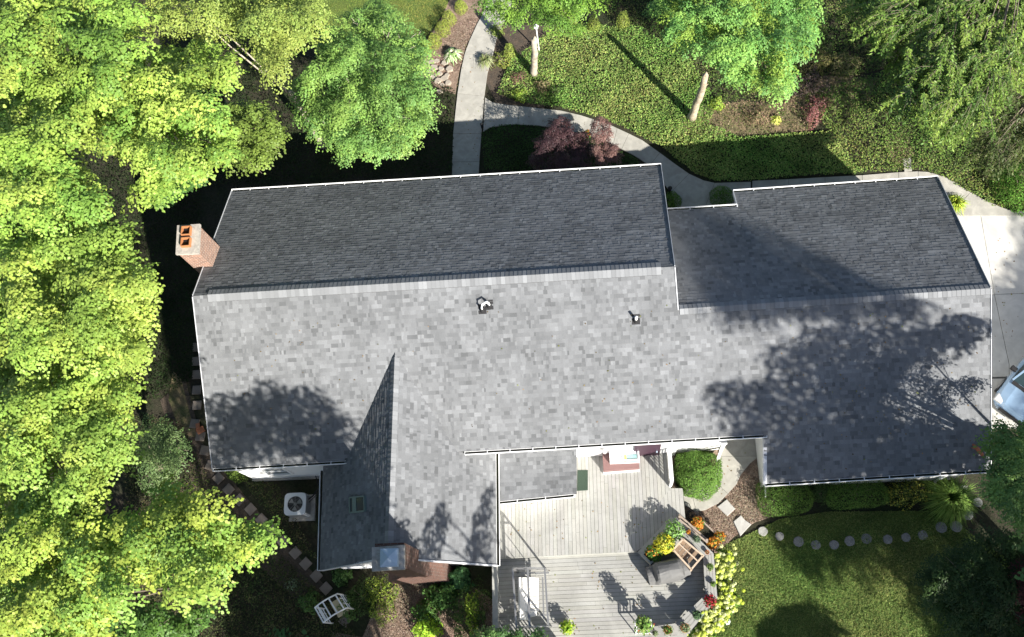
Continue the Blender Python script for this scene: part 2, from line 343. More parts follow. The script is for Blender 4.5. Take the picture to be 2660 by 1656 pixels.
def shrub(name, label, cat, c, rx, ry, h, pal, seed, n=900, ln=.07, wd=.05, group=None, rz=0, box=0, tilt=.7, material='leafd', lump=.12, z0=0.0, stems=True, dens=None):
    """a leafy mound: leaves on an uneven dome shell + a fill, woody stems inside"""
    rs = np.random.RandomState(seed); root = thing(name, label, cat, (c[0], c[1], c[2] + z0), group)
    u = rs.normal(0, 1, (n, 3)); u[:, 2] = np.abs(u[:, 2]); u /= np.linalg.norm(u, axis=1, keepdims=True)
    if box: u /= (np.abs(u) ** (2 + box * 5)).sum(1, keepdims=True) ** (1 / (2 + box * 5))
    ph = rs.uniform(0, 6.3, 4); a = np.arctan2(u[:, 1], u[:, 0])
    s = 1 + lump * np.sin(3 * a + ph[0] + u[:, 2] * 3) + lump * .7 * np.sin(7 * a + ph[1] - u[:, 2] * 5) + rs.normal(0, .035, n)
    s *= np.where(rs.uniform(0, 1, n) < .3, rs.uniform(.6, .95, n), 1)
    P = u * s[:, None] * np.array([rx, ry, h]); cr, sr = math.cos(rz), math.sin(rz)
    P = np.stack([P[:, 0] * cr - P[:, 1] * sr, P[:, 0] * sr + P[:, 1] * cr, P[:, 2]], 1)
    Nn = u.copy(); Nn += rs.normal(0, tilt * .6, (n, 3)); Nn /= np.linalg.norm(Nn, axis=1, keepdims=True)
    P += np.array([c[0], c[1], c[2] + z0]); D = rs.normal(0, 1, (n, 3))
    V = leaf_quads(P, Nn, D, ln * rs.uniform(.7, 1.3, n), wd * rs.uniform(.7, 1.3, n))
    mesh_quads('foliage', V, np.clip(tones(rs, pal, n, .26) * 1.4, 0, .8), M[material], root)
    if stems:
        t = MB(); b = Vector((c[0], c[1], c[2] + z0))
        for k in range(6):
            aa = k * 1.05 + seed; t.tube([b, b + Vector((math.cos(aa) * rx * .3, math.sin(aa) * ry * .3, h * .45)), b + Vector((math.cos(aa) * rx * .6, math.sin(aa) * ry * .6, h * .75))], [.02, .014, .006], 4)
        t.build('stem', M['bark'], root)
    return root
def blades(name, label, cat, c, n, length, pal, seed, spread=.5, group=None, width=.02, lean=.9, material='leafd'):
    rs = np.random.RandomState(seed); root = thing(name, label, cat, c, group); V = []; 
    a = rs.uniform(0, 2 * PI, n); L = length * rs.uniform(.5, 1.1, n); e = rs.uniform(.25, lean, n)
    b = np.stack([c[0] + np.cos(a) * rs.uniform(0, .12, n), c[1] + np.sin(a) * rs.uniform(0, .12, n), np.full(n, c[2])], 1)
    d = np.stack([np.cos(a), np.sin(a), np.zeros(n)], 1); side = np.stack([-np.sin(a), np.cos(a), np.zeros(n)], 1) * width / 2
    P1 = b + d * (L * e * .45)[:, None] + np.array([0, 0, 1]) * (L * (1 - e * .4) * .75)[:, None]
    P2 = b + d * (L * e)[:, None] + np.array([0, 0, 1]) * (L * (1 - e) * .8)[:, None]
    q1 = np.stack([b - side, b + side, P1 + side, P1 - side], 1); q2 = np.stack([P1 - side, P1 + side, P2 + side * .2, P2 - side * .2], 1)
    V = np.concatenate([q1, q2]).reshape(-1, 3); T = tones(rs, pal, n, .25) * 1.25
    mesh_quads('blades', V, np.concatenate([T, T * 1.08]), M[material], root); return root
# ================================================================== HOUSE
ZR, YR, PS = 6.3752, 12.019, .523          # main ridge height, its y, south pitch
nS = Vector((0, -PS, 1)).normalized(); pS = Vector((0, YR, ZR))
sp = lambda x, y: onplane(x, y, nS, pS)
ridL, ridR = sp(500.4, 769.6), sp(1753, 693)
gRidL, gRidR = sp(1761.5, 804), sp(2574, 750)
eNL, eNR = S(599, 496, 3.36), S(1717.3, 434, 3.36)
gNR, gNL = S(2437, 465, 2.88), S(1906, 499, 2.88)
smL, smR = S(1732, 548, 3.28), S(1915, 538, 3.28)
sSL = sp(551.4, 1216.8); sS1 = sp(897, 1196); sM1 = sp(1207, 1173); sM2 = sp(1988, 1128); sG1 = sp(1987, 1255); sG2 = sp(2574, 1219)
LX = sS1.x
house = thing('house', 'long grey shingled house with white siding and two brick chimneys', 'house', (0, 9, 0))
GREYS = [(c * .965, c, c * 1.055) for c in (.138, .151, .161, .17, .177, .183, .191, .202, .22, .126)]
def shingles(name, poly, vdir, parent, seed, expo=.143, thick=.009, lift=.0, origin=None, tonemul=1.0, hit=.006, ust=None):
    """courses of random-width laminated tabs over one convex planar face; poly world points; vdir = up-slope unit vector"""
    rng = random.Random(seed); vdir = Vector(vdir).normalized()
    nrm = (poly[1] - poly[0]).cross(poly[2] - poly[0]).normalized()
    if nrm.z < 0: nrm = -nrm
    v_ = (vdir - nrm * vdir.dot(nrm)).normalized(); u_ = v_.cross(nrm).normalized(); o = Vector(origin if origin is not None else poly[0])
    us = [(p - o).dot(u_) for p in poly]; vs = [(p - o).dot(v_) for p in poly]
    bm = bmesh.new(); lay = bm.loops.layers.float_color.new('tone')
    def quad(pts, tn):
        f = bm.faces.new([bm.verts.new(p) for p in pts])
        for l in f.loops: l[lay] = (*tn, 1)
    W3 = lambda u, v, h: o + u_ * u + v_ * v + nrm * (h + lift)
    r0 = math.floor(min(vs) / expo) - 1; r1 = math.ceil(max(vs) / expo) + 1
    for r in range(r0, r1):
        rr = random.Random(seed * 1000 + r); u = (ust if ust is not None else min(us)) - rr.uniform(0, .6); v0 = r * expo
        while u < max(us) + .1:
            w = rr.choice((.06, .08, .1, .12, .14, .17, .2, .25)); hi = rr.random() < .52
            t = thick + (hit if hi else 0) + rr.uniform(-.001, .002)
            ff = tonemul * rr.uniform(.95, 1.05); tn = [c * ff for c in GREYS[min(9, int(rr.betavariate(2.2, 2.2) * 10)) if rr.random() < .75 else rr.randrange(10)]]
            dv = 0 if hi else .006
            e0 = rr.uniform(-.002, .002)
            if u + w < min(us) - .05: u += w; continue
            a, b, c, d = W3(u, v0 + dv + e0, t), W3(u + w, v0 + dv + e0, t), W3(u + w, v0 + expo + .012, .0012), W3(u, v0 + expo + .012, .0012)
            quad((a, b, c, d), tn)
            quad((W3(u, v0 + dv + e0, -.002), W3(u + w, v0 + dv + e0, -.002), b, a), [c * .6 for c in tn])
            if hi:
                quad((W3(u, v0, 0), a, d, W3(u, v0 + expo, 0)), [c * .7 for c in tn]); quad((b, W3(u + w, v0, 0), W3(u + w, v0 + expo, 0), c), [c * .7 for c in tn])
            u += w
    cen = sum(poly, Vector()) / len(poly)
    for i in range(len(poly)):
        a, b = poly[i], poly[(i + 1) % len(poly)]; e = (b - a); nn = e.cross(nrm).normalized()
        if nn.dot(cen - a) > 0: nn = -nn
        bmesh.ops.bisect_plane(bm, geom=bm.verts[:] + bm.edges[:] + bm.faces[:], plane_co=a, plane_no=nn, clear_outer=True)
    bmesh.ops.transform(bm, matrix=Matrix.Translation(-Vector(ORG[parent.name])), verts=bm.verts[:])
    me = bpy.data.meshes.new(name); bm.to_mesh(me); bm.free(); me.materials.append(M['shingle'])
    ob = bpy.data.objects.new(name, me); COL.objects.link(ob); ob.parent = parent; ORG[ob.name] = ORG[parent.name]
    return ob
def slab(poly, th, drop=.012):
    """closed slab under a shingled face"""
    mb = MB(); n = len(poly); top = [Vector(p) - Vector((0, 0, drop)) for p in poly]; bot = [p - Vector((0, 0, th)) for p in top]
    mb.add(top + bot, [tuple(range(n)), tuple(range(2 * n - 1, n - 1, -1))] + [(i, i + n, (i + 1) % n + n, (i + 1) % n) for i in range(n)])
    return mb
def along(a, b, y):                        # point on the line a-b at that y
    t = (y - a.y) / (b.y - a.y); return a.lerp(b, t)
main = MB(); allroof = []
XM = 2.93
def sx(x, y): return Vector((x, y, ZR - (YR - y) * PS))
def yline(a, b, x): return a.y + (b.y - a.y) * (x - a.x) / (b.x - a.x)
XA = sS1.x; XG = sG1.x; yM = lambda x: yline(sM1, sM2, x)
A = [ridL, sx(XA, yline(ridL, ridR, XA)), sx(XA, sS1.y), sSL]
B = [sx(XA, yline(ridL, ridR, XA)), ridR, gRidL, sx(XA, gRidL.y)]
Cc = [sx(XA, gRidL.y), sx(XG, gRidL.y), sx(XG, yM(XG)), sx(XA, yM(XA))]
Dd = [sx(XG, yline(gRidL, gRidR, XG)), gRidR, sG2, sG1]
NM = [ridL, ridR, eNR, eNL]; NG = [sx(gNL.x, yline(gRidL, gRidR, gNL.x)), gRidR, gNR, gNL]
nsm = Vector((gNL.x, smR.y, smR.z)); NS = [gRidL + Vector((-.25, 0, 0)), sx(gNL.x, yline(gRidL, gRidR, gNL.x)), nsm, smL + Vector((-.3, 0, 0))]
def planar(q):
    a, b = q[0], q[1]; m_ = (q[2] + q[3]) / 2 - (a + b) / 2; n_ = (b - a).cross(m_); o_ = [a, b]
    for p in q[2:]: o_.append(Vector((p.x, p.y, a.z - (n_.x * (p.x - a.x) + n_.y * (p.y - a.y)) / n_.z)))
    return o_
NM, NG, NS = [planar(q) for q in (NM, NG, NS)]
eNR, eNL = NM[2], NM[3]; gNR, gNL = NG[2], NG[3]; nsm, smL = NS[2], NS[3] + Vector((.3, 0, 0))
ORIG = (0, YR, ZR)
roofparts = []
roof_main = MB()
for q in (A, B, Cc, Dd, NM, NG, NS):
    sl = slab(q, .16, .02); roof_main.add(sl.v, sl.f)
roof = roof_main.build('roof', M['under'], house)
ups = (0, 1, PS); upn = (0, -1, .55)
for i, q in enumerate((A, B, Cc, Dd)): tag(shingles('shingle_slope', q, ups, roof, 3, origin=ORIG, ust=-16), 'sunlit south roof slope of light grey shingles' if i == 1 else None)
for q in (NM, NG, NS): shingles('shingle_slope', q, upn, roof, 7, origin=ridL if q is NM else gRidL, thick=.0045, hit=.005)
# wing roof
zw, ze = 5.262, 2.469
wN, wS = S(1026, 914, zw), S(1007, 1450, zw)
wLS, wLN = S(833, 1482, ze), S(840, 1201, ze); wRS, wRN = S(1289, 1470, ze), S(1287, 1169, ze)
ext = lambda a, b, y: a + (b - a) * ((y - a.y) / (b.y - a.y))
wNx = ext(wS, wN, 10.3); wLx = ext(wLS, wLN, 10.3); wRx = ext(wRS, wRN, 10.3)
WW = planar([wNx, wS, wLS, wLx]); WE = planar([wNx, wS, wRS, wRx])
for nm, q in (('west', WW), ('east', WE)):
    sl = slab(q, .14, .02); wr = sl.build('wing_roof', M['under'], house)
    pw = (zw - ze) / abs(wS.x - q[2].x); shingles('shingle_slope', q, (1, 0, pw) if nm == 'west' else (-1, 0, pw), wr, 11 if nm == 'west' else 13, origin=wS)
# ridge caps: bent overlapping pieces
def ridge_cap(name, a, b, pl, pr, parent, seed, wid=.26, lift=.03, step=.15):
    """pl/pr: unit down-slope vectors on either side"""
    rng = random.Random(seed); mb = MB(); d = (b - a); n = int(d.length / step); d.normalize(); pl = Vector(pl).normalized(); pr = Vector(pr).normalized()
    for i in range(n):
        p = a + d * i * step; q = a + d * ((i + 1) * step + .02); ff = rng.uniform(1.05, 1.25); t = [c * ff for c in GREYS[rng.randrange(2, 9)]]  # cap tones lifted to carry the sun on the raised ridge
        h0, h1 = Vector((0, 0, lift + .012)), Vector((0, 0, lift + .002)); dn = Vector((0, 0, -lift - .01))
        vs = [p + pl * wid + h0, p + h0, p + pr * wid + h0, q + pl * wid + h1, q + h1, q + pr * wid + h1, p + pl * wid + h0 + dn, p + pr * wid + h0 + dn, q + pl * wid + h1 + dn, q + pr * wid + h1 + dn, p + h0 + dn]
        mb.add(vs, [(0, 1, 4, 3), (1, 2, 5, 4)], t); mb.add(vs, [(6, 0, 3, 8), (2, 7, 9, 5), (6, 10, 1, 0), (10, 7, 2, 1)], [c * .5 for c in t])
    return mb.build(name, M['cap'], parent)
dS = Vector((0, -1, -PS)); dN = Vector((0, 1, -.55))
ridge_cap('ridge_cap', ridL + Vector((.35, 0, 0)) + (ridR - ridL) * .012, ridR - Vector((.4, 0, 0)), dS, dN, roof, 5)
ridge_cap('ridge_cap', gRidL + Vector((.05, 0, 0)), gRidR - Vector((.02, 0, 0)), dS, Vector((0, 1, -.505)), roof, 6, wid=.2, lift=.02)
pwm = (zw - ze) / 3.1
ridge_cap('ridge_cap', wN + Vector((0, -.2, 0)), wS, Vector((-1, 0, -pwm)), Vector((1, 0, -pwm)), roof, 8, wid=.2, lift=.02, step=.16)
# trim along rakes and eaves
def rake(a, b, w=.05, h=.16, dz=.0): MB().bar(a + Vector((0, 0, dz - h / 2 + .03)), b + Vector((0, 0, dz - h / 2 + .03)), w, h).build('rake_trim', M['fascia'], house)
rake(ridL, sSL, .02); rake(ridL, eNL, .02); rake(ridR, eNR, .02); rake(ridR + Vector((0, 0, .0)), gRidL + Vector((0, 0, .0)), .03); rake(gRidR, sG2, .018); rake(gRidR, gNR, .018)
rake(sM2 + Vector((.0, .1, .0)), sG1, .12, .2); rake(gNL + Vector((-.01, 0, 0)), Vector((gNL.x, smR.y, smR.z)), .04)
rake(wS, wRS, .05); rake(wS, wLS, .05)
def gutter(a, b, side, w=.11, name='gutter', hang=.75, leaves=0, seed=1):
    """open trough: back, floor, lip, hangers; side = outward unit vector"""
    side = Vector(side); mb = MB(); z = Vector((0, 0, 1)); a = a - z * .035; b = b - z * .035
    mb.bar(a + side * (w) + z * -.03, b + side * w + z * -.03, .014, .11); mb.bar(a + side * w * .5 - z * .085, b + side * w * .5 - z * .085, w * .9, .012); mb.bar(a + side * .012 - z * .03, b + side * .012 - z * .03, .01, .09)
    mb.bar(a + side * (w + .0) + z * .03, b + side * (w + .0) + z * .03, .022, .012)
    for e in (a, b): mb.bar(e + side * .0 - z * .03, e + side * w - z * .03, .015, .11)
    n = int((b - a).length / hang)
    for i in range(1, n): p = a.lerp(b, i / n); mb.bar(p + z * .028 - side * .05, p + side * w + z * .028, .03, .006)
    o = mb.build(name, M['white'], house)
    lt = MB(); lt.bar(a + side * w * .5 - z * .066, b + side * w * .5 - z * .066, w * .82, .02)
    lt.build('leaf_litter', M['soil'], o)
    return o
so, no = (0, -1, 0), (0, 1, 0)
gutter(sSL + Vector((.02, 0, 0)), sS1 + Vector((.35, 0, 0)), so); gutter(sM1, sM2 + Vector((.05, 0, 0)), so); gutter(sG1, sG2, so)
gutter(eNL, eNR, no); gutter(smL, nsm, no); gutter(gNL, gNR, no)
gutter(wLS, ext(wLS, wLN, 6.4), (-1, 0, 0), w=.12, hang=9); gutter(wRS, ext(wRS, wRN, 6.75), (1, 0, 0), w=.12, hang=9)
# walls
wl = MB()
def gable_block(x0, x1, ys, yn, yr, zs, zn, zr_):
    vs = []
    for x in (x0, x1): vs += [(x, ys, 0), (x, yn, 0), (x, yn, zn), (x, yr, zr_), (x, ys, zs)]
    wl.add(vs, [(0, 1, 2, 3, 4), (9, 8, 7, 6, 5), (0, 4, 9, 5), (1, 6, 7, 2), (0, 5, 6, 1)])
zat = lambda y: ZR - (YR - y) * PS
gable_block(-13.75, XA + .3, 6.6, 17.25, 12.0, zat(6.6) - .19, 3.42, ZR - .2)
gable_block(XA + .3, 2.7, 6.83, 17.2, 12.0, zat(6.83) - .19, 3.42, ZR - .2)
gable_block(2.7, 5.75, 7.6, 15.2, 10.75, zat(7.6) - .19, 3.25, 5.45)
gable_block(5.75, 12.65, 5.5, 15.95, 10.7, zat(5.5) - .19, 2.88, 5.45)
# wing
wl.add([(wLS.x + .3, 3.05, 0), (wRS.x - .3, 3.05, 0), (wRS.x - .3, 3.05, 2.6), (wS.x, 3.05, zw - .2), (wLS.x + .3, 3.05, 2.6),
        (wLS.x + .3, 8, 0), (wRS.x - .3, 8, 0), (wRS.x - .3, 8, 2.6), (wS.x, 8, zw - .2), (wLS.x + .3, 8, 2.6)],
       [(0, 1, 2, 3, 4), (0, 4, 9, 5), (1, 6, 7, 2), (4, 3, 8, 9), (3, 2, 7, 8)])
walls = wl.build('wall', M['siding'], house)
fd = MB()
fd.bar((-13.8, 6.56, .12), (-9, 6.56, .12), .05, .24); fd.build('foundation', M['mortar'], house)
# windows and doors on the walls a step to the side would show
def window(x, y, z, w, h, face):
    f = MB(); g = MB(); fx, fy = face; t = (abs(fy), abs(fx)); o = Vector((x, y, z))
    ux = Vector((abs(fy), abs(fx), 0)); n = Vector((fx, fy, 0))
    for s in (-1, 1):
        f.bar(o + ux * s * w / 2 - Vector((0, 0, h / 2 + .04)) + n * .03, o + ux * s * w / 2 + Vector((0, 0, h / 2 + .04)) + n * .03, .08, .06, up=(fx, fy, 0))
        f.bar(o - ux * w / 2 + Vector((0, 0, s * h / 2)) + n * .033, o + ux * w / 2 + Vector((0, 0, s * h / 2)) + n * .033, .06, .08)
    f.bar(o - ux * w / 2 + n * .03, o + ux * w / 2 + n * .03, .04, .05)
    fo = f.build('window', M['white'], house)
    g.add([o - ux * w / 2 - Vector((0, 0, h / 2)) + n * .012, o + ux * w / 2 - Vector((0, 0, h / 2)) + n * .012, o + ux * w / 2 + Vector((0, 0, h / 2)) + n * .012, o - ux * w / 2 + Vector((0, 0, h / 2)) + n * .012], [(0, 1, 2, 3)])
    g.build('pane', M['glass'], fo)
for x, y, z, w, h, f in ((-12.3, 6.6, 1.7, .9, 1.2, (0, -1)), (-2.6, 6.83, 1.75, 1.0, 1.3, (0, -1)), (8, 5.5, 1.6, 1.1, 1.2, (0, -1)), (11, 5.5, 1.6, 1.1, 1.2, (0, -1)), (-9.3, 3.05, 1.6, .9, 1.2, (0, -1)), (-4.9, 3.05, 1.6, .8, 1.2, (0, -1)), (-13.75, 9, 1.8, .9, 1.2, (-1, 0)), (-11, 17.25, 1.8, 1.2, 1.3, (0, 1)), (-5, 17.25, 1.8, 1.2, 1.3, (0, 1)), (0, 17.2, 1.8, 1.2, 1.3, (0, 1))):
    window(x, y, z, w, h, f)
dr = MB(); dr.box((1.6, 6.80, 1.55), (.95, .08, 2.05)); do = dr.build('door', M['purple'], house); hb = MB(); hb.tube([(1.95, 6.74, 1.5), (1.95, 6.68, 1.5)], .03, 8); hb.build('handle', M['capmetal'], do)
dr = MB(); dr.box((4.2, 7.56, 1.3), (.95, .08, 2.1)); dr.build('door', M['purple'], house)
# ---- brick chimney at the west gable
ck = .0
def box4(mb, p, z0, z1): return mb.prism([(q.x, q.y) for q in p], z0, z1)
zc = 6.9
c1 = [S(456, 661, zc), S(516, 659, zc), S(519.6, 582, zc), S(460, 586, zc)]
cc = sum(c1, Vector()) / 4
ch = MB(); sh = [cc + (q - cc) * .9 for q in c1]; box4(ch, sh, 0, zc - .1)
chim = ch.build('chimney', M['pale_lit_brick'], house); uv_boxmap(chim); tag(chim, 'tall red brick chimney with two clay flues at the west gable')
cp = MB(); box4(cp, c1, zc - .1, zc); cp.build('chimney_cap', M['mortar'], chim)
for (px, py) in ((483.5, 600), (482.5, 629.5)):
    f = MB(); c = S(px, py, zc + .1); w = .155; t = .025
    for dx, dy, sx_, sy_ in ((-w, 0, t, 2 * w + t), (w, 0, t, 2 * w + t), (0, -w, 2 * w - t, t), (0, w, 2 * w - t, t)): f.box((c.x + dx, c.y + dy, zc + .05), (sx_, sy_, .2))
    f.build('flue', M['flue'], chim)
    f = MB(); f.box((c.x, c.y, zc - .045), (2 * w - t, 2 * w - t, .1)); f.build('flue_throat', M['dark'], chim)
fl = MB(); p = S(548, 690, 5.0); fl.bar((cc.x + .42, cc.y - .55, 4.72), (cc.x + .42, cc.y + .45, 4.25), .05, .12); fl.build('flashing', M['fascia'], chim)
# ---- brick chimney at the wing gable, with shoulders
ch = MB(); zc = 6.9
t4 = [S(966, 1485, zc), S(1051, 1480, zc), S(1051, 1416, zc), S(966, 1422, zc)]; tc = sum(t4, Vector()) / 4
x0, x1, y0, y1 = t4[0].x + .05, t4[1].x - .05, 2.46, 3.0
vs = [(-7.98, 2.43), (-5.87, 2.43), (-5.87, 3.06), (-7.98, 3.06)]
def frus(mb, a, za, b, zb):
    mb.add([(p[0], p[1], za) for p in a] + [(p[0], p[1], zb) for p in b], [(i, (i + 1) % 4, 4 + (i + 1) % 4, 4 + i) for i in range(4)] + [(4, 5, 6, 7), (3, 2, 1, 0)])
r = lambda a, b, c, d: [(a, c), (b, c), (b, d), (a, d)]
frus(ch, r(-7.95, -5.87, 2.43, 3.06), 0, r(-7.95, -5.87, 2.43, 3.06), 1.5)
frus(ch, r(-7.95, -5.87, 2.43, 3.06), 1.5, r(-7.4, -6.12, 2.45, 3.06), 2.4)
frus(ch, r(-7.4, -6.12, 2.45, 3.06), 2.4, r(x0, x1, 2.46, 3.2), 2.9)
frus(ch, r(x0, x1, 2.46, 3.2), 2.9, r(x0, x1, 2.46, 3.2), zc - .1)
chim2 = ch.build('chimney', M['brick'], house); uv_boxmap(chim2); tag(chim2, 'wide shouldered brick chimney with a metal cap at the wing gable')
cp = MB(); box4(cp, t4, zc - .1, zc); cp.build('chimney_cap', M['mortar'], chim2)
cm = MB(); c = S(1010, 1449, zc + .2); w, h = .27, .3
cm.add([(c.x - w, c.y - w, zc), (c.x + w, c.y - w, zc), (c.x + w, c.y + w, zc), (c.x - w, c.y + w, zc), (c.x - w, c.y - w, zc + .2), (c.x + w, c.y - w, zc + .2), (c.x + w, c.y + w, zc + .2), (c.x - w, c.y + w, zc + .2), (c.x, c.y, zc + .3)],
       [(0, 1, 5, 4), (1, 2, 6, 5), (2, 3, 7, 6), (3, 0, 4, 7), (4, 5, 8), (5, 6, 8), (6, 7, 8), (7, 4, 8)])
cm.build('flue_cowl', M['capmetal'], chim2)
# ---- skylight on the wing's west slope
pw = (zw - ze) / abs(wS.x - wLS.x); nW = Vector((-pw, 0, 1)).normalized()
k = [onplane(x, y, nW, wS) for x, y in ((913, 1294), (951, 1290), (952, 1328), (914, 1333))]
sc = sum(k, Vector()) / 4; sl = MB()
for i in range(4): sl.bar(k[i] + nW * .05, k[(i + 1) % 4] + nW * .05, .05, .1, up=nW)
sk = sl.build('skylight', M['greenframe'], house)
g = MB(); g.poly([p + (sc - p) * .08 + nW * .075 for p in k]); g.build('pane', M['glass'], sk)
g = MB(); g.bar(k[0].lerp(k[1], .32) + nW * .085, k[3].lerp(k[2], .32) + nW * .085, .24, .012, up=nW); g.build('blind', M['greenframe'], sk)
# ---- vent pipes
def flash(c, w=.28): 
    f = MB(); f.box(c + Vector((0, .03, .02)), (w, w * 1.25, .012), rot=Matrix.Rotation(math.atan(PS), 3, 'X')); f.lathe(c - Vector((0, 0, .02)), [(.1, 0), (.085, .1), (.06, .14)], 12); return f
def pipe(name, px, py, mk, lab):
    c = sp(px, py); f = flash(c); o = f.build(name, M['black'], house); tag(o, lab); pb = MB(); mk(pb, c); pb.build('pipe', M['white'], o, smooth=True)
def crook(mb, c): mb.tube([c, c + Vector((0, 0, .28)), c + Vector((.05, .05, .38)), c + Vector((.2, .14, .4)), c + Vector((.26, .12, .3)), c + Vector((.27, .1, .2))], .036, 9)
def straight(mb, c): mb.tube([c, c + Vector((0, 0, .36))], .048, 10)
pipe('vent_pipe', 1253, 806, crook, 'white bent vent pipe on the sunny roof slope'); pipe('vent_pipe', 1271, 795, lambda mb, c: mb.tube([c, c + Vector((0, 0, .16)), c + Vector((-.08, .07, .26))], .034, 9), 'short white elbow vent beside the bent pipe'); pipe('vent_pipe', 1652, 833, straight, 'single straight vent pipe near the garage ridge')
# ---- bay with its own low shingled roof
b0, b1, b2, b3 = S(1270, 1305, 2.1), S(1498, 1283, 2.1), S(1497, 1150, 2.38), S(1268, 1160, 2.38)
b2.y = b3.y = 6.83
q = planar([b3, b2, b1, b0]); br = slab(q, .1, .02).build('bay_roof', M['under'], house)
shingles('shingle_slope', q, (0, 1, .36), br, 17, origin=b3)
wlb = MB(); wlb.prism([(b0.x + .1, b0.y + .12), (b1.x - .1, b1.y + .12), (b1.x - .1, 6.83), (b0.x + .1, 6.83)], .5, 2.08); wlb.build('bay_wall', M['siding'], house)
gutter(b0, b1 - Vector((.1, 0, 0)), so, hang=.9, name='bay_gutter')
"""marker"""
# garden window box on the south wall
s3 = Z2(0, 1250, 1100, 5.04); zt = 1.55
w0, w1 = s3(1685, 505, zt), s3(2075, 475, zt)
gx0, gx1, gy0 = w0.x, w1.x, w0.y
bw = MB(); g0, g1 = S(1568, 1229, .6), S(1660, 1222, .6); bw.prism([(g0.x, g0.y), (g1.x, g1.y), (g1.x, 6.83), (g0.x, 6.83)], .55, 1.08); by = bw.build('bay_base', M['maroon'], house)
bt = MB(); bt.bar((g0.x - .02, g0.y - .02, .66), (g1.x + .02, g1.y - .02, .66), .06, .12); bt.build('skirting', M['white'], by)
gw = MB(); gw.prism([(gx0, gy0), (gx1, gy0), (gx1, 6.83), (gx0, 6.83)], 1.08, 1.5); 
for s_ in (gy0 + .03, 6.8): gw.bar((gx0, s_, 1.53), (gx1, s_, 1.53), .06, .06)
for s_ in (gx0 + .03, gx1 - .03, (gx0 + gx1) / 2 - .05): gw.bar((s_, gy0, 1.532), (s_, 6.83, 1.532), .055, .06)
gwo = gw.build('garden_window', M['white'], house)
g = MB(); g.box(((gx0 + gx1) / 2 + .25, (gy0 + 6.6) / 2, 1.515), (.42, .28, .02)); g.build('pane', M['teal'], gwo)
g = MB(); g.box(((gx0 + gx1) / 2 + .02, (gy0 + 6.6) / 2, 1.53), (.1, .26, .02)); g.build('plant_tray', M['yellow'], gwo)
wlamp = MB(); p = s3(1615, 350, 1.9); wlamp.lathe((p.x, 6.72, 1.9), [(.03, .25), (.11, .2), (.09, -.05), (.02, -.08)], 6); wlamp.bar((p.x, 6.72, 2.1), (p.x, 6.85, 2.1), .04); wlamp.build('wall_lamp', M['lamp'], house)
# downspouts
for (x, y, z) in ((-9.9, 3.2, 2.4), (12.0, 5.45, 2.7), (5.9, 5.45, 2.7), (-13.6, 17.3, 3.2)):
    d = MB(); d.bar((x, y, .1), (x, y, z), .07, .09); d.bar((x, y, .12), (x, y - .35, .05), .07, .07); d.build('downspout', M['white'], house)

# ================================================================== GROUND
def sheet(name, pts, z, material, th=None, label=None, kind='structure', cat=None):
    mb = MB()
    if th: mb.prism([(p.x, p.y) for p in pts], z - th, z)
    else: mb.poly([(p.x, p.y, z) for p in pts])
    return tag(mb.build(name, material), label, cat, None, kind)
gmb = MB(); gmb.poly([(-150, -120, 0), (150, -120, 0), (150, 160, 0), (-150, 160, 0)]); tag(gmb.build('ground', M['soil']), 'dark soil and leaf litter under the trees, darkened further for shade', None, None, 'structure')
g_ = lambda L: [G(*p) for p in L]
LAWN_N = [(600, -60), (1075, -60), (1060, 20), (1010, 90), (1000, 130), (900, 160), (760, 130), (700, 60)]
LAWN_S = [(1700, 1300), (1760, 1275), (1850, 1232), (1960, 1215), (2240, 1212), (2330, 1290), (2500, 1400), (2600, 1700), (1560, 1700), (1640, 1540), (1735, 1440), (1740, 1380)]
sheet('lawn', g_(LAWN_N), .012, M['lawn'], label='mown front lawn at the top of the plot')
sheet('lawn', g_(LAWN_S[:8] + [(2520, 1400), (2900, 1650), (2900, 2700), (700, 2700), (1180, 1760)] + LAWN_S[10:]), .012, M['lawn'], label='mown back lawn beside the deck')
sheet('mulch_bed', g_([(1000, 110), (1040, 60), (1075, -20), (1150, -20), (1140, 42), (1105, 110), (1090, 170), (1080, 225), (1050, 215), (990, 180)]), .016, M['mulch'], label='brown bark mulch bed left of the front walk')
sheet('mulch_bed', g_([(1620, 1160), (1720, 1040), (1810, 1040), (1815, 1150), (1850, 1220), (1790, 1240), (1740, 1275), (1700, 1315), (1660, 1300), (1600, 1240)]), .016, M['mulch'], label='brown mulch bed around the two flagstones')
sheet('mulch_bed', g_([(860, 1512), (900, 1420), (960, 1370), (1090, 1370), (1180, 1430), (1180, 1600), (760, 1600), (790, 1500)]), .016, M['mulch'], label='bark mulch bed below the wing chimney')
sheet('mulch_bed', g_([(1150, 190), (1185, 60), (1330, 60), (1290, 258), (1180, 250)]), .014, M['mulchd'], label='mulch bed right of the front walk')
sheet('mulch_bed', g_([(380, 950), (440, 900), (480, 1050), (600, 1200), (780, 1400), (700, 1420), (500, 1240), (420, 1080)]), .014, M['mulchd'], label='dark mulch bed along the paver row')
sheet('mulch_bed', g_([(1600, 1050), (1620, 1050), (1600, 1170), (1585, 1170)]), .02, M['mulchd'], label='mulch strip between lattice and boxwood')
sheet('bare_ground', g_([(1640, 265), (1760, 240), (1850, 250), (1960, 180), (2080, 190), (2060, 240), (1940, 270), (1920, 310), (1700, 325), (1600, 320)]), .012, M['dry'], label='dry brown patch beside the leaning snag')
sheet('bare_ground', g_([(2100, 340), (2150, 320), (2170, 370), (2120, 400)]), .012, M['dry'], label='gravelly patch above the garage walk')
sheet('bare_ground', g_([(410, 880), (430, 900), (450, 980), (470, 1040), (430, 1030), (400, 950)]), .018, M['dry'], label='bare earth patch by the west wall')
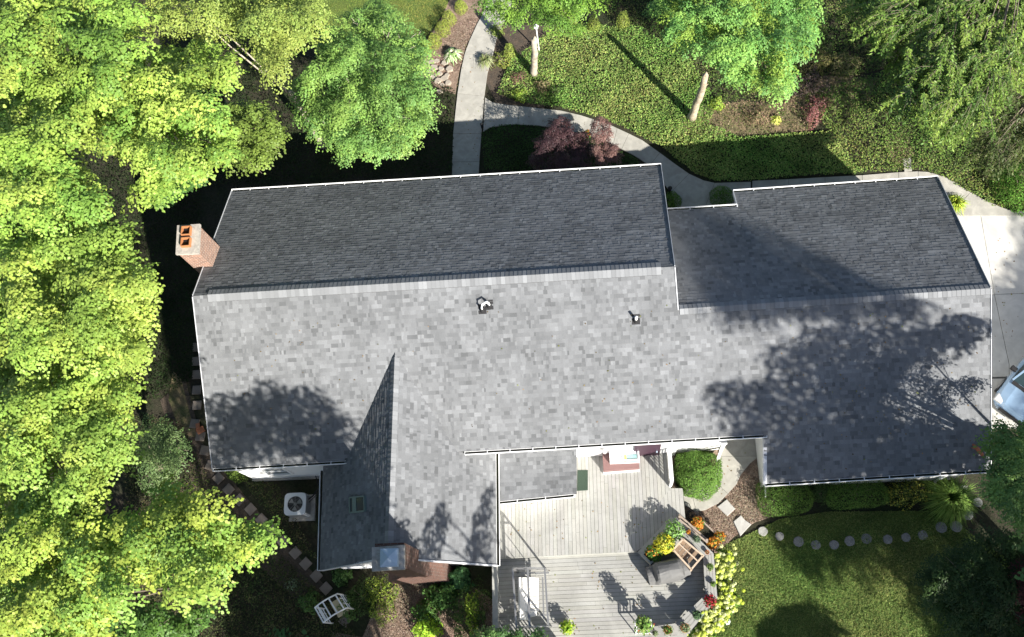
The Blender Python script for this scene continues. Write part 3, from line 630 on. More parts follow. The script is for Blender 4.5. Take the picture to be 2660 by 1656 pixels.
sheet('bare_ground', g_([(525, 120), (560, 115), (575, 200), (550, 200)]), .012, M['dry'], label='bare reddish soil showing between the trees')
# concrete slabs separated by open joints
def slabs(name, L, R, label, material='concrete', z=.06, gap=.012, cat=None):
    """L/R: matching lists of world points; element i..i+1 is one slab"""
    mb = MB(); base = MB()
    for i in range(len(L) - 1):
        segL, segR = L[i], R[i]
        a = segL; b = segR
        pts = [q for q in a] + [q for q in reversed(b)]
        cen = sum(pts, Vector()) / len(pts)
        # shrink the shared ends only
        d = ((a[-1] + b[-1]) / 2 - (a[0] + b[0]) / 2).normalized()
        a2 = [Vector(q) for q in a]; b2 = [Vector(q) for q in b]
        a2[0] += d * gap / 2; b2[0] += d * gap / 2; a2[-1] -= d * gap / 2; b2[-1] -= d * gap / 2
        mb.prism([(q.x, q.y) for q in a2 + b2[::-1]], .0, z)
        base.prism([(q.x, q.y) for q in a + b[::-1]], .0, z - .012)
    base.add([], []); o = mb.build(name, M[material], bevel=.006); tag(o, label, cat, None, 'structure')
    ORG_o = o; bo = base.build('joint_bed', M['joint'], o)
    return o
t2 = Z2(0, 650, 0, 2.7); t3 = Z2(0, 1250, 0, 2.7); t4_ = Z2(0, 1950, 0, 2.7)
P = lambda f, *L: [f(*q) for q in L]
mainL = [P(t2, (1690, -60), (1650, 70), (1590, 180), (1540, 290), (1505, 385)), P(t2, (1505, 385), (1480, 500), (1455, 662)), P(t2, (1455, 662), (1440, 800), (1425, 942)), P(t2, (1425, 942), (1421, 1040), (1418, 1142)), P(t2, (1418, 1142), (1416, 1420))]
mainR = [P(t2, (1860, -60), (1820, 70), (1770, 180), (1725, 290), (1703, 385)), P(t2, (1703, 385), (1665, 515), (1642, 680)), P(t2, (1642, 680), (1632, 820), (1622, 945)), P(t2, (1622, 945), (1615, 1040), (1608, 1140)), P(t2, (1608, 1140), (1590, 1420))]
slabs('walkway', mainL + [0], mainR, 'pale concrete front walk running down to the house')
bl = [P(t3, (27, 690), (80, 725), (180, 742), (267, 750)), P(t3, (267, 750), (400, 765), (560, 782), (700, 815), (800, 847)), P(t3, (800, 847), (880, 870), (953, 905)), P(t3, (953, 905), (1035, 943)), P(t3, (1035, 943), (1130, 990), (1253, 1078)), P(t3, (1253, 1078), (1350, 1150), (1457, 1225)), P(t3, (1457, 1225), (1560, 1272), (1637, 1289)), P(t3, (1637, 1289), (1890, 1281)),
      P(t4_, (10, 1274), (265, 1263)), P(t4_, (265, 1263), (520, 1248)), P(t4_, (520, 1248), (780, 1235)), P(t4_, (780, 1235), (1035, 1214)), P(t4_, (1035, 1214), (1172, 1208)), P(t4_, (1172, 1208), (1240, 1212), (1350, 1242), (1450, 1295), (1540, 1352)), P(t4_, (1540, 1352), (1640, 1410), (1760, 1462), (1850, 1492), (1990, 1515))]
brr = [P(t3, (14, 930), (60, 900), (150, 886), (257, 878)), P(t3, (257, 878), (400, 886), (480, 900), (660, 932), (742, 952)), P(t3, (742, 952), (850, 985), (925, 1020)), P(t3, (925, 1020), (985, 1050)), P(t3, (985, 1050), (1080, 1100), (1180, 1166)), P(t3, (1180, 1166), (1260, 1270), (1330, 1352)), P(t3, (1330, 1352), (1370, 1480), (1560, 1480)), P(t3, (1560, 1480), (1890, 1480)),
       P(t4_, (10, 1450), (265, 1450)), P(t4_, (265, 1450), (520, 1430)), P(t4_, (520, 1430), (780, 1420)), P(t4_, (780, 1420), (1035, 1400)), P(t4_, (1035, 1400), (1172, 1390)), P(t4_, (1172, 1390), (1330, 1380), (1400, 1440), (1470, 1430)), P(t4_, (1470, 1430), (1400, 1520), (1990, 1520))]
slabs('walkway', bl + [0], brr, 'curved concrete walk branching along the front beds to the garage')
# small stub of walk and stone at the garage bed
st = MB(); q = P(t4_, (1062, 1120), (1120, 1112), (1128, 1205), (1075, 1210)); st.prism([(p.x, p.y) for p in q], 0, .07); tag(st.build('stepping_slab', M['concrete'], bevel=.01), 'short grey concrete slab leading off the garage walk', 'slab')
dv = [Z2(0, 2200, 500, 2.161)]
d5 = Z2(0, 2200, 500, 2.161)
mb = MB()
for q in ([(560, 137), (747, 131), (825, 577), (560, 590)], [(749, 131), (1042, 105), (1042, 566), (827, 576)], [(560, 592), (825, 579), (907, 970), (907, 1036), (560, 1048)], [(828, 578), (1042, 568), (1042, 1032), (910, 1032), (910, 968)], [(560, 1052), (1500, 1040), (1500, 1320), (560, 1330)], [(1046, 100), (1500, 90), (1500, 1034), (1046, 1034)]):
    mb.prism([(p.x, p.y) for p in P(d5, *q)], 0, .05)
dw = mb.build('driveway', M['drive'], bevel=.006); tag(dw, 'bright concrete driveway in front of the garage gable', None, None, 'structure')
jb = MB(); jb.prism([(p.x, p.y) for p in P(d5, (560, 137), (1500, 100), (1500, 1320), (560, 1330))], 0, .036); jb.build('joint_bed', M['joint'], dw)
# south walk from the breezeway
z4 = Z2(0, 1500, 1100, 3.78)
sl_ = [P(z4, (1400, 60), (1395, 200), (1390, 328)), P(z4, (1390, 328), (1378, 470), (1325, 552)), P(z4, (1325, 552), (1240, 620), (1112, 650)), P(z4, (1112, 650), (1030, 655))]
sr_ = [P(z4, (1775, 60), (1780, 200), (1783, 325)), P(z4, (1783, 325), (1690, 400), (1600, 510), (1560, 600), (1475, 695)), P(z4, (1475, 695), (1380, 790), (1250, 855), (1165, 872)), P(z4, (1165, 872), (1050, 805))]
slabs('walkway', sl_ + [0], sr_, 'curved concrete walk from the breezeway to the deck')
# ================================================================== DECK
ZD, ZL = .6, .45                            # upper and lower deck surface
z5 = Z2(0, 1600, 1300, 4.2475); z8 = Z2(0, 1200, 1350, 4.94); z3 = Z2(0, 1250, 1100, 5.04)
deck = thing('deck', 'weathered pale grey wooden deck with a curved built-in bench', 'deck', (2, 3.5, 0))
def boards(name, poly, z, direction, parent, seed, w=.1397, gap=.009, org=None, vext=None):
    """one mesh of separate boards clipped to a convex outline"""
    rng = random.Random(seed); d = Vector(direction).normalized(); s = Vector((-d.y, d.x, 0)); o = org or poly[0]
    us = [(p - o).dot(s) for p in poly]; vs = [(p - o).dot(d) for p in poly]; bm = bmesh.new(); lay = bm.loops.layers.float_color.new('tone')
    u = math.floor((min(us) - .05) / w) * w
    while u < max(us):
        v = min(vs) - rng.uniform(0, 3)
        while v < max(vs):
            l = rng.choice((2.4, 3.6, 4.8)); b = rng.uniform(.93, 1.05); t = (.335 * b, .333 * b * rng.uniform(.99, 1.01), .315 * b * rng.uniform(.97, 1.02))
            h = z + rng.uniform(-.0015, .0015); p = [o + s * a + d * c for a, c in ((u + gap / 2, v + .002), (u + w - gap / 2, v + .002), (u + w - gap / 2, v + l - .002), (u + gap / 2, v + l - .002))]
            top = [Vector((q.x, q.y, h)) for q in p]; bot = [Vector((q.x, q.y, h - .03)) for q in p]
            for pts in (top, (bot[0], bot[3], top[3], top[0]), (bot[1], top[1], top[2], bot[2])):
                f = bm.faces.new([bm.verts.new(q) for q in pts])
                for lp in f.loops: lp[lay] = (*t, 1)
            v += l
        u += w
    cen = sum(poly, Vector()) / len(poly)
    for i in range(len(poly)):
        a, b = poly[i], poly[(i + 1) % len(poly)]; nn = (b - a).cross(Vector((0, 0, 1))).normalized()
        if nn.dot(cen - a) > 0: nn = -nn
        bmesh.ops.bisect_plane(bm, geom=bm.verts[:] + bm.edges[:] + bm.faces[:], plane_co=a, plane_no=nn, clear_outer=True)
    bmesh.ops.recalc_face_normals(bm, faces=bm.faces[:])
    bmesh.ops.transform(bm, matrix=Matrix.Translation(-Vector(ORG[parent.name])), verts=bm.verts[:])
    me = bpy.data.meshes.new(name); bm.to_mesh(me); bm.free(); me.materials.append(M['deck'])
    ob = bpy.data.objects.new(name, me); COL.objects.link(ob); ob.parent = parent; ORG[ob.name] = ORG[parent.name]; return ob
sp_ = lambda L, z: [S(x, y, z) for x, y in L]
U1 = sp_([(1262, 1150), (1735, 1110), (1743, 1269), (1600, 1437), (1292, 1450), (1262, 1450)], ZD)
U2 = sp_([(1743, 1269), (1772, 1269), (1779, 1346), (1655, 1432), (1600, 1437)], ZD)
bz = (S(1300, 1400, ZD) - S(1296, 1200, ZD)); bz.z = 0
bd = (S(1500, 1400, ZD) - S(1494, 1200, ZD)); bd.z = 0
boards('deck_boards', U1, ZD, bd, deck, 1); boards('deck_boards', U2, ZD, bd, deck, 2)
Lw = sp_([(1290, 1450), (1655, 1432), (1779, 1346), (1858, 1440), (1866, 1556), (1700, 1760), (1290, 1760)], ZL)
Lb = (S(1600, 1437, ZL) - S(1300, 1451, ZL)); Lb.z = 0
L1 = sp_([(1290, 1450), (1655, 1432), (1700, 1760), (1290, 1760)], ZL); L2 = sp_([(1655, 1432), (1779, 1346), (1858, 1440), (1866, 1556), (1700, 1760)], ZL)
boards('deck_boards', L1, ZL, Lb, deck, 3); boards('deck_boards', L2, ZL, Lb, deck, 3, org=L1[0], vext=(-30, 30))
ds = MB(); ds.prism([(p.x, p.y) for p in U1], ZD - .2, ZD - .032); ds.prism([(p.x, p.y) for p in U2], ZD - .21, ZD - .034); ds.prism([(p.x, p.y) for p in Lw], ZL - .22, ZL - .034); ds.build('deck_frame', M['dark'], deck)
fs = MB()                                    # fascia, riser board at the step, border boards
ea, eb = S(1291, 1451, ZD), S(1655, 1433, ZD); fs.bar(ea - Vector((0, .01, .1)), eb - Vector((0, .01, .1)), .02, .2)
ea, eb = S(1772, 1270, ZD), S(1779, 1347, ZD); fs.bar(ea - Vector((0, 0, .12)), eb - Vector((0, 0, .12)), .03, .24)
for a, b in (((1858, 1440), (1866, 1556)), ((1866, 1556), (1700, 1760)), ((1290, 1450), (1290, 1760))):
    a, b = S(*a, ZL), S(*b, ZL); fs.bar(a - Vector((0, 0, .2)), b - Vector((0, 0, .2)), .03, .4)
a, b = z5(625, 190, ZD + .01), z5(255, 590, ZD + .01); fs.bar(a, b, .14, .03)
fs.build('fascia_board', M['greywood'], deck)
# bench ring
ZB = ZL + .46
ring_o = [(1757, 1344), (1854, 1438), (1864, 1556), (1781, 1656), (1694, 1668)]
ring_i = [(1772 - 22, 1389 - 18), (1826, 1446), (1832, 1545), (1753, 1622), (1694, 1630)]
bn = MB(); rng = random.Random(4)
for i in range(1 if False else 0, 4):
    o0, o1, i0, i1 = S(*ring_o[i], ZB), S(*ring_o[i + 1], ZB), S(*ring_i[i], ZB), S(*ring_i[i + 1], ZB)
    for k in range(4):
        e = .012
        a0, a1, b0_, b1_ = o0.lerp(i0, k / 4 + e), o1.lerp(i1, k / 4 + e), o0.lerp(i0, (k + 1) / 4 - e), o1.lerp(i1, (k + 1) / 4 - e)
        d = (a1 - a0).normalized() * .004; t = rng.uniform(.93, 1.06)
        bn.prism([((a0 + d).x, (a0 + d).y), ((a1 - d).x, (a1 - d).y), ((b1_ - d).x, (b1_ - d).y), ((b0_ + d).x, (b0_ + d).y)], ZB - .035, ZB + rng.uniform(0, .002), tone=(.3 * t, .3 * t, .285 * t))
be = bn.build('bench', M['deck'], deck)
bl_ = MB()
for i in range(4):
    for s_, r_ in ((.06, ring_o), (.0, ring_i)):
        a, b = S(*r_[i], ZB), S(*r_[i + 1], ZB); ctr = S(1790, 1520, ZB)
        for e in (a, b): e += (ctr - e).normalized() * (.05 if r_ is ring_o else -.05)
        bl_.bar(a - Vector((0, 0, .09)), b - Vector((0, 0, .09)), .03, .1)
        if i in (0, 2):
            for q in (.1, .9): p = a.lerp(b, q); bl_.bar((p.x, p.y, ZL), (p.x, p.y, ZB - .04), .09)
bl_.build('bench_support', M['greywood'], be)
# railings: west edge, south edge, small lattice beside the boxwood
def rail(name, a, b, z, h, parent, n=None, lattice=False, material='greywood', cap=.09, posts=2):
    mb = MB(); a = Vector((a.x, a.y, z)); b = Vector((b.x, b.y, z)); up = Vector((0, 0, 1)); L = (b - a).length
    mb.bar(a + up * h, b + up * h, cap, .035); mb.bar(a + up * (h - .08), b + up * (h - .08), .04, .08); mb.bar(a + up * .1, b + up * .1, .04, .08)
    for i in range(posts): p = a.lerp(b, i / (posts - 1)); mb.bar(p, p + up * (h + .04), .1)
    n = n or int(L / .125)
    for i in range(1, n): p = a.lerp(b, i / n); mb.bar(p + up * .1, p + up * (h - .06), .035)
    if lattice:
        for i in range(1, 6): mb.bar(a + up * (h * i / 6), b + up * (h * i / 6), .02, .035)
    return mb.build(name, M[material], parent)
rail('railing', S(1294, 1466, ZL), S(1297, 1760, ZL), ZL, 1.0, deck, cap=.2, posts=3)
rail('railing', S(1297, 1705, ZL), S(1470, 1697, ZL), ZL, 1.0, deck, cap=.1, posts=2)
tag(rail('lattice_railing', S(1732, 1150, ZD), S(1741, 1262, ZD), ZD, 1.0, deck, lattice=True, material='white', cap=.14), 'white lattice railing beside the boxwood')
pf = MB(); a, b = S(1743, 1176, .02), S(1872, 1167, .02)
pf.bar(a + Vector((0, 0, .6)), b + Vector((0, 0, .6)), .05, 1.15); pf.bar(a + Vector((0, 0, 1.2)), b + Vector((0, 0, 1.2)), .14, .04)
for i in range(1, 9): p = a.lerp(b, i / 9) - Vector((0, .03, 0)); pf.bar(p + Vector((0, 0, .1)), p + Vector((0, 0, 1.15)), .012, .02)
fence = thing('panel_fence', 'low white solid panel fence behind the round boxwood', 'fence', a)
pf.build('panel', M['siding'], fence)
for e in (a, b): 
    pp = MB(); pp.bar(e, e + Vector((0, 0, 1.3)), .14); pp.box(e + Vector((0, 0, 1.31)), (.19, .19, .03)); pp.build('post', M['white'], fence, bevel=.006)
q = S(1872, 1167, .02); pe = MB(); pe.bar(q + Vector((0, 0, .95)), q + Vector((-.25, -.55, .95)), .1, .1); pe.bar(q + Vector((0, 0, .5)), q + Vector((-.25, -.55, .5)), .04, .3); pe.build('end_rail', M['white'], fence)

# door mat
mm_ = MB(); q = [S(*p, ZD) for p in ((1500, 1222), (1527, 1222), (1527, 1274), (1499, 1276))]; mm_.prism([(p.x, p.y) for p in q], ZD, ZD + .018); tag(mm_.build('door_mat', M['darkmat'], bevel=.004), 'dark green door mat on the deck beside the low bay roof', 'mat')

# raised planter with yellow shrub
def tub(name, pts, z0, z1, th, label, cat, material='greywood', soil_drop=.07):
    c = sum(pts, Vector()) / 4; t = thing(name, label, cat, (c.x, c.y, z0)); mb = MB(); n = len(pts)
    for i in range(n):
        a, b = pts[i], pts[(i + 1) % n]; d = (b - a).normalized(); s = Vector((-d.y, d.x, 0)); 
        if s.dot(c - a) < 0: s = -s
        mb.prism([((a).x, (a).y), ((b).x, (b).y), ((b + s * th - d * th).x, (b + s * th - d * th).y), ((a + s * th + d * th).x, (a + s * th + d * th).y)], z0, z1)
    mb.build('frame', M[material], t)
    s = MB(); s.prism([((p + (c - p) * .05).x, (p + (c - p) * .05).y) for p in pts], z0 + .05, z1 - soil_drop); s.build('soil', M['soil'], t); return t, c
pp = [z5(640, 205, ZD + .4), z5(275, 598, ZL + .55), z5(385, 708, ZL + .55), z5(745, 372, ZL + .55)]
tub('raised_planter', pp, ZL, ZL + .55, .07, 'long grey wooden raised planter angled across the deck step', 'planter')
YEL = [(.62, .58, .03), (.5, .52, .04), (.66, .62, .1)]; GRN = [(.06, .13, .02), (.08, .16, .025), (.05, .1, .02)]; FG = [(.1, .2, .04), (.14, .26, .06)]
ORN = [(.62, .25, .03), (.56, .18, .025), (.62, .34, .05)]
def plant(name, label, cat, c, r, h, pal, seed, n=260, ln=.07, wd=.05, group=None, flowers=None, nf=60, fl=.05, material='leafd', z0=0, **kw):
    t = shrub(name, label, cat, c, r, r, h, pal, seed, n=n, ln=ln, wd=wd, group=group, material=material, z0=z0, stems=False, **kw)
    if flowers:
        rs = np.random.RandomState(seed + 5); u = rs.normal(0, 1, (nf, 3)); u[:, 2] = np.abs(u[:, 2]) + .3; u /= np.linalg.norm(u, axis=1, keepdims=True)
        Pc = u * np.array([r, r, h]) * rs.uniform(.85, 1.1, (nf, 1)) + np.array([c[0], c[1], c[2] + z0]); k = 5
        A = np.repeat(Pc, k, 0) + rs.normal(0, fl * .3, (nf * k, 3)); Nn = np.repeat(u, k, 0) + rs.normal(0, .5, (nf * k, 3)); Nn /= np.linalg.norm(Nn, axis=1, keepdims=True)
        V = leaf_quads(A, Nn, rs.normal(0, 1, (nf * k, 3)), np.full(nf * k, fl), np.full(nf * k, fl * .8))
        mesh_quads('blossoms', V, tones(rs, flowers, nf * k, .18, .05), M['petal'], t)
    return t
ZS = ZL + .48
plant('flowering_plant', 'bright yellow flowering plant in the middle of the raised planter', 'plant', z5(530, 490, ZS + .15), .36, .45, GRN, 21, n=500, flowers=YEL, nf=190, fl=.075)
plant('leafy_plant', 'pale green leafy plant at the top end of the raised planter', 'plant', z5(640, 330, ZS + .1), .36, .35, FG + [(.2, .3, .14)], 22, n=420, ln=.1)
plant('flowering_plant', 'small orange flowered plant at the lower end of the raised planter', 'plant', z5(405, 575, ZS + .1), .25, .35, GRN, 23, n=350, flowers=ORN, nf=26, fl=.06)
plant('leafy_plant', 'trailing green plant spilling over the lower corner of the planter', 'plant', z5(440, 635, ZS), .2, .3, GRN, 24, n=260)
# potting table (open brown frame)
tq = [z5(740, 430, 1.25), z5(960, 612, 1.25), z5(830, 765, 1.25), z5(632, 548, 1.25)]; c = sum(tq, Vector()) / 4
tb = thing('potting_table', 'brown wooden potting table with an open slatted frame on the deck', 'table', (c.x, c.y, ZL))
f = MB()
for i in range(4): f.bar(tq[i], tq[(i + 1) % 4], .06, .06)
f.bar(tq[0].lerp(tq[3], .42), tq[1].lerp(tq[2], .42) , .045, .05)
f.build('top_frame', M['lightwood'], tb)
for p in tq: l = MB(); l.bar((p.x, p.y, ZL), (p.x, p.y, 1.26), .065); l.build('leg', M['lightwood'], tb)
sh_ = MB()
for i in range(5):
    a0, a1 = tq[0].lerp(tq[1], i / 5 + .01), tq[0].lerp(tq[1], (i + 1) / 5 - .01); b0_, b1_ = tq[3].lerp(tq[2], i / 5 + .01), tq[3].lerp(tq[2], (i + 1) / 5 - .01)
    if i == 4: continue
    sh_.prism([(a0.x, a0.y), (a1.x, a1.y), (b1_.x, b1_.y), (b0_.x, b0_.y)], 1.0, 1.02)
sh_.build('shelf', M['brown'], tb)
# covered grill
gp = lambda x, y, z: z5(x, y, z)
gt = thing('covered_grill', 'gas grill under a crumpled grey cover beside the potting table', 'grill', gp(580, 790, ZL))
a = gp(400, 815, 1.0); b = gp(760, 735, 1.0); ax = (b - a); ax.z = 0; L_ = ax.length; ax.normalize(); ay = Vector((-ax.y, ax.x, 0)); o0 = a.lerp(b, .5); o0.z = ZL
sec = [(-.72, .5, .24), (-.52, .52, .26), (-.42, .78, .30), (-.36, .84, .30), (0, .86, .3), (.34, .83, .3), (.42, .76, .3), (.5, .52, .27), (.72, .48, .24)]
vs = []; rg = random.Random(9); nprof = 16
for (x, h, w) in sec:
    for k in range(nprof):
        t = k / (nprof - 1); 
        if t < .3: y, z = -w * (1.12 - .12 * t / .3), h * .78 * t / .3
        elif t < .7: q = (t - .3) / .4; y, z = -w + 2 * w * q, h * (.78 + .22 * math.sin(PI * q) ** .6)
        else: q = (t - .7) / .3; y, z = w * (1 + .12 * q), h * .78 * (1 - q)
        vs.append(o0 + ax * (x * 1.05 + rg.uniform(-.012, .012)) + ay * (y * 1.15 + rg.uniform(-.02, .02)) + Vector((0, 0, z * 1.3 + rg.uniform(-.012, .012))))
ns = len(sec); fs_ = [(i * nprof + k, (i + 1) * nprof + k, (i + 1) * nprof + k + 1, i * nprof + k + 1) for i in range(ns - 1) for k in range(nprof - 1)] + [tuple(range(nprof)), tuple((ns - 1) * nprof + k for k in range(nprof))[::-1]]
gm = MB(); gm.add(vs, fs_); co = gm.build('grill_cover', M['cover'], gt)
for s_ in (-.45, .45):
    for t_ in (-.25, .25): wh = MB(); p = o0 + ax * s_ + ay * t_; wh.lathe((p.x, p.y, ZL), [(.05, 0), (.05, .06)], 8); wh.build('castor', M['black'], gt)
# pots on the bench
potg = 'potted plants along the deck bench'
def pot(name, label, c, r, h, pal, seed, cat='potted plant', potm='terracotta', flowers=None, pr=None, nf=40, n=200, ph=None, fl=.05, ln=.06, group=potg):
    pr = pr or r * .7; ph = ph or pr * 1.5
    t = thing(name, label, cat, c, group); mb = MB(); mb.lathe(c, [(pr * .7, 0), (pr, ph), (pr * 1.1, ph), (pr * 1.1, ph * 1.08), (pr * .92, ph * 1.08), (pr * .9, ph * .85), (.001, ph * .85)], 14); mb.build('pot', M[potm], t)
    if n:
        rs = np.random.RandomState(seed); u = rs.normal(0, 1, (n, 3)); u[:, 2] = np.abs(u[:, 2]); u /= np.linalg.norm(u, axis=1, keepdims=True)
        Pq = u * np.array([r, r, h]) * rs.uniform(.4, 1.12, (n, 1)) + np.array([c[0], c[1], c[2] + ph]); Nn = u + rs.normal(0, .5, (n, 3)); Nn /= np.linalg.norm(Nn, axis=1, keepdims=True)
        mesh_quads('foliage', leaf_quads(Pq, Nn, u + rs.normal(0, .5, (n, 3)), ln * rs.uniform(.7, 1.3, n), ln * .6 * rs.uniform(.7, 1.3, n)), tones(rs, pal, n, .28), M['leafd'], t)
    if flowers:
        rs = np.random.RandomState(seed + 3); k = 5; u = rs.normal(0, 1, (nf, 3)); u[:, 2] = np.abs(u[:, 2]) + .2; u /= np.linalg.norm(u, axis=1, keepdims=True)
        Pq = np.repeat(u * np.array([r, r, h]) * 1.08 + np.array([c[0], c[1], c[2] + ph]), k, 0) + rs.normal(0, fl * .3, (nf * k, 3)); Nn = np.repeat(u, k, 0) + rs.normal(0, .5, (nf * k, 3)); Nn /= np.linalg.norm(Nn, axis=1, keepdims=True)
        mesh_quads('blossoms', leaf_quads(Pq, Nn, rs.normal(0, 1, (nf * k, 3)), np.full(nf * k, fl), np.full(nf * k, fl * .8)), tones(rs, flowers, nf * k, .15, .05), M['petal'], t)
    return t
pot('potted_plant', 'grey-green trailing plant on the upper end of the bench', z5(885, 432, ZB), .16, .12, [(.16, .22, .14), (.1, .15, .08)], 31, potm='greywood')
pot('potted_plant', 'tiny orange flower in a pot near the marigold planter', z5(800, 355, ZB), .07, .08, ORN, 32, pr=.06, flowers=ORN, nf=8, n=30)
pot('potted_plant', 'small empty-looking terracotta pot at the bench corner', z5(1004, 576, ZB), .05, .04, [(.3, .2, .1)], 33, pr=.075, n=25)
pot('potted_plant', 'round green plant in the middle of the east bench', z5(1036, 742, ZB), .14, .12, [(.12, .2, .05), (.17, .26, .08)], 34)
pot('potted_plant', 'little green plant low on the east bench', z5(1072, 930, ZB), .1, .09, [(.15, .24, .06)], 35)
pot('potted_plant', 'red flowering plant in a black pot at the lower bench corner', z5(1028, 1112, ZB), .22, .18, GRN, 36, potm='black', flowers=[(.36, .02, .03), (.28, .015, .025), (.42, .05, .06)], nf=60, fl=.055)
pot('potted_plant', 'dark green plant in a wide pot on the southeast bench', z5(890, 1268, ZB), .2, .16, [(.08, .15, .06), (.12, .2, .1)], 37, potm='black')
pot('potted_plant', 'sage green herb pot near the bottom of the southeast bench', z5(758, 1412, ZB), .22, .18, [(.14, .2, .09), (.2, .26, .14)], 38)
pot('potted_plant', 'bushy green plant on the bottom bench', z5(568, 1432, ZB), .2, .22, GRN, 39)
pot('potted_plant', 'tiny grey plant at the left end of the bottom bench', z5(432, 1472, ZB), .1, .12, [(.15, .2, .1)], 40)
# standing plant on a white stand
c = z5(300, 1400, ZL); wsn = thing('plant_stand', 'white metal plant stand holding a tall green plant at the foot of the deck', 'plant stand', (c.x, c.y, ZL)); mb = MB()
for dx in (-.28, .28):
    for dy in (-.22, .22): mb.bar((c.x + dx, c.y + dy, ZL), (c.x + dx, c.y + dy, ZL + .55), .03)
for dx in (-.28, .28): mb.bar((c.x + dx, c.y - .22, ZL + .54), (c.x + dx, c.y + .22, ZL + .54), .03)
for dy in (-.22, .22): mb.bar((c.x - .28, c.y + dy, ZL + .54), (c.x + .28, c.y + dy, ZL + .54), .03)
for k_ in range(-2, 3): mb.bar((c.x + k_ * .12, c.y - .22, ZL + .52), (c.x + k_ * .12, c.y + .22, ZL + .52), .03, .015)
mb.build('frame', M['white'], wsn)
pot('potted_plant', 'tall leafy plant on the white stand', Vector((c.x, c.y + .05, ZL + .56)), .33, .5, [(.1, .2, .04), (.16, .28, .06), (.25, .33, .1)], 41, n=520, ln=.11, pr=.16, flowers=[(.6, .1, .06)], nf=4)
pot('potted_plant', 'yellow-green bush in a terracotta pot beside the swing', z8(1352, 1385, ZL), .27, .32, [(.25, .38, .03), (.36, .48, .05), (.14, .26, .03)], 42, n=460, pr=.17, ln=.09)
# marigold trough outside the bench
mq = [z5(745, 160, .75), z5(1150, 440, .75), z5(1020, 560, .6), z5(700, 215, .75)]
mq = [z5(960, 225, .7), z5(1130, 385, .7), z5(1020, 470, .7), z5(860, 300, .7)]
tub('flower_trough', mq, .1, .7, .05, 'brown wooden trough of orange marigolds behind the bench', 'planter', material='planter', soil_drop=.1)
plant('marigold', 'orange marigolds at the upper end of the brown trough', 'flowers', z5(900, 258, .6), .23, .22, GRN, 51, n=160, flowers=ORN, nf=75, fl=.07, group='marigolds')
plant('marigold', 'orange marigolds at the lower end of the brown trough', 'flowers', z5(1065, 475, .6), .2, .22, GRN, 52, n=150, flowers=ORN, nf=60, fl=.07, group='marigolds')
plant('marigold', 'orange marigolds spilling over the outer corner of the trough', 'flowers', z5(1140, 410, .6), .2, .2, GRN, 53, n=140, flowers=ORN, nf=55, fl=.07, group='marigolds')
rr_ = MB(); a, b = z5(640, 150, 1.35), z5(990, 400, 1.0); rr_.bar(z5(690, 160, .75), z5(1000, 435, .75), .07, .1); rr_.bar(z5(700, 215, .9), z5(1010, 470, .9), .06, .09); 
for p in ((700, 190, .8), (1000, 445, .8)): q = z5(*p); rr_.bar((q.x, q.y, 0), (q.x, q.y, .95), .08)
o = rr_.build('bench_rail', M['planter'], deck)
hr = MB(); q = z5(845, 170, .3); hr.tube([q + Vector((.22 * math.cos(t), .22 * math.sin(t), .0)) for t in [i * .6 for i in range(11)]], .018, 6); hr.tube([q + Vector((.17 * math.cos(t), .17 * math.sin(t), .03)) for t in [i * .6 for i in range(11)]], .018, 6); hr.bar((q.x, q.y, 0), (q.x, q.y, .35), .08)
tag(hr.build('hose_reel', M['black']), 'coiled dark garden hose at the corner of the deck', 'hose')
# hydrangeas
HYD = [(.55, .64, .12), (.62, .68, .22), (.48, .58, .06), (.66, .7, .36)]
def hydrangea(label, spots, seed):
    rs = np.random.RandomState(seed); c0 = z5(*spots[0], 0); t = thing('hydrangea', label, 'hydrangea', (c0.x, c0.y, 0), 'hydrangeas along the deck edge')
    LP = []; BP = []; BN = []
    for (x, y) in spots:
        c = z5(x + 18, y, .7); n = 120; u = rs.normal(0, 1, (n, 3)); u[:, 2] = np.abs(u[:, 2]); u /= np.linalg.norm(u, axis=1, keepdims=True)
        LP.append(np.array(c) - [0, 0, .15] + u * [.22, .22, .22])
        for _ in range(13):
            b = np.array(c) + rs.normal(0, 1, 3) * [.14, .14, .06] + [0, 0, .08]; k = 46; v = rs.normal(0, 1, (k, 3)); v[:, 2] = np.abs(v[:, 2]); v /= np.linalg.norm(v, axis=1, keepdims=True)
            BP.append(b + v * [.075, .075, .09]); BN.append(v)
    LP = np.concatenate(LP); n = len(LP); mesh_quads('foliage', leaf_quads(LP, rnd_norm(rs, n, .7), rs.normal(0, 1, (n, 3)), np.full(n, .12), np.full(n, .07)), tones(rs, [(.1, .2, .03), (.16, .27, .04)], n, .3), M['leafd'], t)
    BP = np.concatenate(BP); BN = np.concatenate(BN); n = len(BP); w = rs.uniform(0, 1, (n // 46, 1)); cols = np.array(HYD)[rs.randint(0, 4, n // 46)]
    mesh_quads('blossoms', leaf_quads(BP, BN, rs.normal(0, 1, (n, 3)), np.full(n, .05), np.full(n, .045)), np.clip(np.repeat(cols, 46, 0) * (1 + rs.uniform(-.15, .1, (n, 1))), 0, .85), M['petal'], t)
    st_ = MB(); b = Vector((c0.x, c0.y, 0))
    for (x, y) in spots[::2]: c = z5(x, y, .6); st_.tube([b.lerp(Vector((c.x, c.y, 0)), .6), c], [.015, .008], 4)
    st_.build('stem', M['bark'], t)
hydrangea('upper pale yellow hydrangea beside the bench corner', [(1180, 690), (1130, 610), (1200, 620), (1160, 760), (1230, 720), (1190, 810), (1130, 820), (1110, 700)], 61)
hydrangea('middle yellow-green hydrangea at the outer bend of the bench', [(1200, 1090), (1160, 960), (1230, 1000), (1180, 1180), (1260, 1090), (1150, 1120), (1240, 1180), (1200, 1020), (1290, 1110)], 62)
